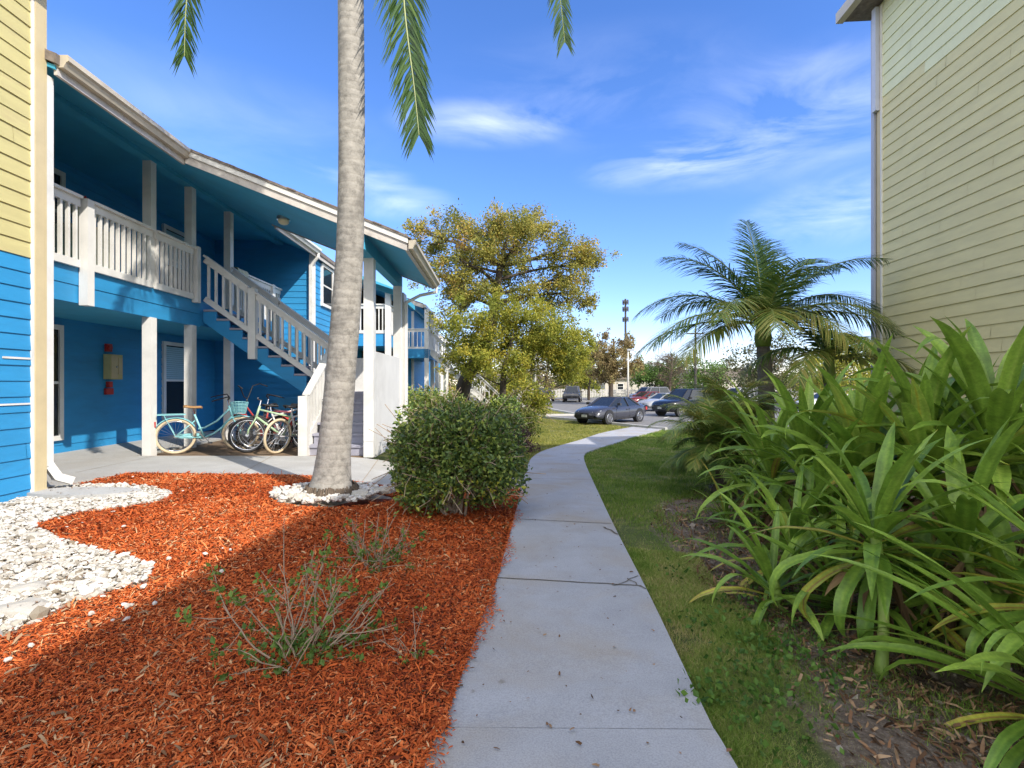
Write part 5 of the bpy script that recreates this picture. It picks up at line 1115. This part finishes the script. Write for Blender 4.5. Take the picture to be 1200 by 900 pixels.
    for s in (-1, 1):
        m = MB(); m.hexa([(xf - .13, s * W * .48, zh - .05), (xf - .05, s * W * .48, zh - .05), (xf - .30, s * W * .86, zh - .02), (xf - .42, s * W * .86, zh - .02), (xf - .15, s * W * .48, zh + .06), (xf - .06, s * W * .48, zh + .05), (xf - .32, s * W * .85, zh + .12), (xf - .45, s * W * .85, zh + .12)]); m.build('headlight', simple('headlight_glass', (.7, .72, .75), .1, .05, spec=.8), T_)
        m = MB(); x0 = S[0][0]; m.box(x0 - .02, x0 + .12, min(s * W * .5, s * W * .88), max(s * W * .5, s * W * .88), S[0][2] - .16, S[0][2]); m.build('tail_light', M['red'], T_)
        m = MB(); m.box(gb[1] - .55, gb[1] - .40, min(s * W, s * (W + .18)), max(s * W, s * (W + .18)), zb + .02, zb + .15); m.build('mirror', pm, T_)
        if kind == 'sedan':
            m = MB(); m.box(xf - .06, xf + .02, min(s * .06, s * .26), max(s * .06, s * .26), zf - .12, zf + .02)
        else:
            m = MB(); m.box(xf - .04, xf + .03, min(0, s * .55), max(0, s * .55), zf - .15, zf + .03)
        m.build('grille', M['black'], T_)
        for xd in ((gb[0] + gb[1]) / 2 - .1, gb[1] - .35):
            MB().box(xd, xd + .012, min(s * (W - .02), s * (W + .004)), max(s * (W - .02), s * (W + .004)), .35, belt - .1).build('door_seam', M['black'], T_)
        MB().box((gb[0] + gb[1]) / 2 - .0, (gb[0] + gb[1]) / 2 + .2, min(s * (W), s * (W + .03)), max(s * (W), s * (W + .03)), belt - .17, belt - .13).build('door_handle', pm, T_)
    MB().box(xf - .12, xf + .015, -W * .6, W * .6, S[-1][1] - .08, S[-1][1] + .1).build('front_bumper', M['black'], T_)
    MB().box(S[0][0] - .02, S[0][0] + .1, -W * .7, W * .7, S[0][1] - .05, S[0][1] + .12).build('rear_bumper', M['black'], T_)
    MB().box(xf + .0, xf + .03, -.17, .17, S[-1][1] + .0, S[-1][1] + .13).build('number_plate', M['marking'], T_)
    if kind == 'pickup':
        MB().box(-2.62, -1.05, -.82, .82, 1.10, 1.168).build('cargo_bed', M['black'], T_)
    return T_
def c3(px, y): x = (px - 600) / 600 * y; return (x, y, float(gz(x, y)) + .008)
hd_ = math.atan2(-.8, -.6)
car('dark grey blue coupe parked nearest at the end of the path', c3(716, 27.6), hd_ - .16, (.04, .043, .058), 'sedan')
car('black sport utility car with silver wheels, behind and right of the grey coupe', c3(806, 33.5), math.atan2(-.45, -.9), (.012, .013, .018), 'suv')
car('silver sedan parked just behind the black sport utility car', c3(779, 40), math.atan2(-.45, -.9), (.30, .31, .33), 'sedan')
car('dark blue car behind the silver sedan in the right hand row', c3(793, 44), math.atan2(-.45, -.9), (.03, .045, .09), 'sedan')
car('red car with its front hidden behind the grey coupe', c3(758, 47), math.atan2(-.45, -.9), (.14, .02, .018), 'sedan')
car('grey sport utility car at the far end of the right hand row', c3(761, 54), math.atan2(-.45, -.9), (.22, .22, .23), 'suv')
car('grey pickup truck facing the camera across the parking lot', c3(671, 60), R(-100), (.10, .095, .09), 'pickup')
car('dark sedan parked left of the pickup across the lot', c3(638, 60), R(75), (.03, .032, .04), 'suv', .92)
car('white sedan half hidden behind the strap leaves, seen under the palm fronds', c3(966, 40), math.atan2(-.3, -.95), (.6, .6, .58), 'sedan')
car('pale silver sport utility car beyond the low palms', c3(868, 44), math.atan2(-.4, -.9), (.5, .5, .5), 'suv')

# ================================================================== WORLD, SUN, CAMERA
SD = Vector((1.0, -.97, 1.12)).normalized()     # towards the sun
el = math.asin(SD.z); azs = math.atan2(SD.x, SD.y)
w = bpy.data.worlds.new('World'); scene.world = w; w.use_nodes = True; nt = w.node_tree; bg = nt.nodes['Background']
sky = N(nt, 'ShaderNodeTexSky'); sky.sky_type = 'NISHITA'; sky.sun_disc = False; sky.sun_elevation = el; sky.sun_rotation = azs
sky.air_density = 1.0; sky.dust_density = .1; sky.ozone_density = 3.0
tc = N(nt, 'ShaderNodeTexCoord')
mp = N(nt, 'ShaderNodeMapping'); mp.inputs['Scale'].default_value = (2.2, 1.2, 7); mp.inputs['Rotation'].default_value = (0, R(14), 0); nt.links.new(tc.outputs['Generated'], mp.inputs['Vector'])
cn = noise(nt, 1.6, 8, .58, mp.outputs['Vector'], .9); cr = ramp(nt, [(.38, (0, 0, 0)), (.72, (1, 1, 1))]); nt.links.new(cn, cr.inputs[0])
tot = None
for px, py, sx, sz_, amp in [(565, 146, 5.5, 24, .5), (800, 195, 5, 22, .62), (940, 140, 3.6, 9, .34), (1000, 245, 5.5, 16, .55), (470, 238, 8, 26, .40), (420, 205, 9, 34, .32), (240, 130, 3, 12, .12), (700, 110, 3, 10, .12)]:
    d = Vector((px - 600, 600, 450 - py)).normalized()
    sb = N(nt, 'ShaderNodeVectorMath', operation='SUBTRACT'); nt.links.new(tc.outputs['Generated'], sb.inputs[0]); sb.inputs[1].default_value = d
    ml_ = N(nt, 'ShaderNodeVectorMath', operation='MULTIPLY'); nt.links.new(sb.outputs[0], ml_.inputs[0]); ml_.inputs[1].default_value = (sx, 3, sz_)
    ln = N(nt, 'ShaderNodeVectorMath', operation='LENGTH'); nt.links.new(ml_.outputs[0], ln.inputs[0])
    r = ramp(nt, [(0, (amp,) * 3), (.45, (amp * .5,) * 3), (1, (0, 0, 0))], 'EASE'); nt.links.new(ln.outputs['Value'], r.inputs[0])
    if tot is None: tot = r.outputs[0]
    else:
        a = N(nt, 'ShaderNodeVectorMath', operation='ADD'); nt.links.new(tot, a.inputs[0]); nt.links.new(r.outputs[0], a.inputs[1]); tot = a.outputs[0]
fm = N(nt, 'ShaderNodeVectorMath', operation='MULTIPLY'); nt.links.new(tot, fm.inputs[0]); nt.links.new(cr.outputs[0], fm.inputs[1])
sx_ = N(nt, 'ShaderNodeSeparateXYZ'); nt.links.new(fm.outputs[0], sx_.inputs[0])
hs = N(nt, 'ShaderNodeHueSaturation'); hs.inputs['Saturation'].default_value = 1.2; hs.inputs['Hue'].default_value = .5; hs.inputs['Value'].default_value = 1.0; nt.links.new(sky.outputs[0], hs.inputs['Color'])
co = mixc(nt, mixc(nt, hs.outputs[0], (.86, .80, 1.0), 1.0, 'MULTIPLY'), (6.4, 6.7, 7.6), sx_.outputs['X'])
# unseen bright cloud added over the southern sky to lift and whiten the shade
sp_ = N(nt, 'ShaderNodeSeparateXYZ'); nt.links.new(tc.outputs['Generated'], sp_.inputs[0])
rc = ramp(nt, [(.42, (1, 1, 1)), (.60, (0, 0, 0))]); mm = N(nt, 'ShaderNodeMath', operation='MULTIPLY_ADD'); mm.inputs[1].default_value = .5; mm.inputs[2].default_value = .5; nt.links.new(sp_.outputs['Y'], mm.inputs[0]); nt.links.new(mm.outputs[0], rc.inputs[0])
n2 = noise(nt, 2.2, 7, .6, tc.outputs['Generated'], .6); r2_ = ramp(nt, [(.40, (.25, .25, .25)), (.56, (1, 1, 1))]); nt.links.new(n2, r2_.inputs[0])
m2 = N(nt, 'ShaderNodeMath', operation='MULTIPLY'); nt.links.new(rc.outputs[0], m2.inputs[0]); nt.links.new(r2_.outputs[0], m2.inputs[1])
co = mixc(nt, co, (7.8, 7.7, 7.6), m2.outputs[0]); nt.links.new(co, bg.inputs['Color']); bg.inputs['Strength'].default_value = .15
sl = bpy.data.lights.new('sun', 'SUN'); sl.energy = 2.9; sl.angle = R(.5); sl.color = (1, .93, .82); so = bpy.data.objects.new('sun', sl); COL.objects.link(so); so.rotation_euler = SD.to_track_quat('Z', 'Y').to_euler(); so.location = (20, -20, 25)
cam = bpy.data.cameras.new('camera'); cam.lens = 18; cam.sensor_width = 36; cam.clip_end = 3000; cam.clip_start = .05
cob = bpy.data.objects.new('camera', cam); COL.objects.link(cob); cob.location = (0, 0, CH); cob.rotation_euler = (R(90), 0, 0); scene.camera = cob
vs = scene.view_settings; vs.view_transform = 'Standard'; vs.look = 'None'; vs.gamma = 1; vs.use_curve_mapping = False; vs.exposure = 1.0
scene.render.engine = 'CYCLES'; scene.render.resolution_x = 1024; scene.render.resolution_y = 768
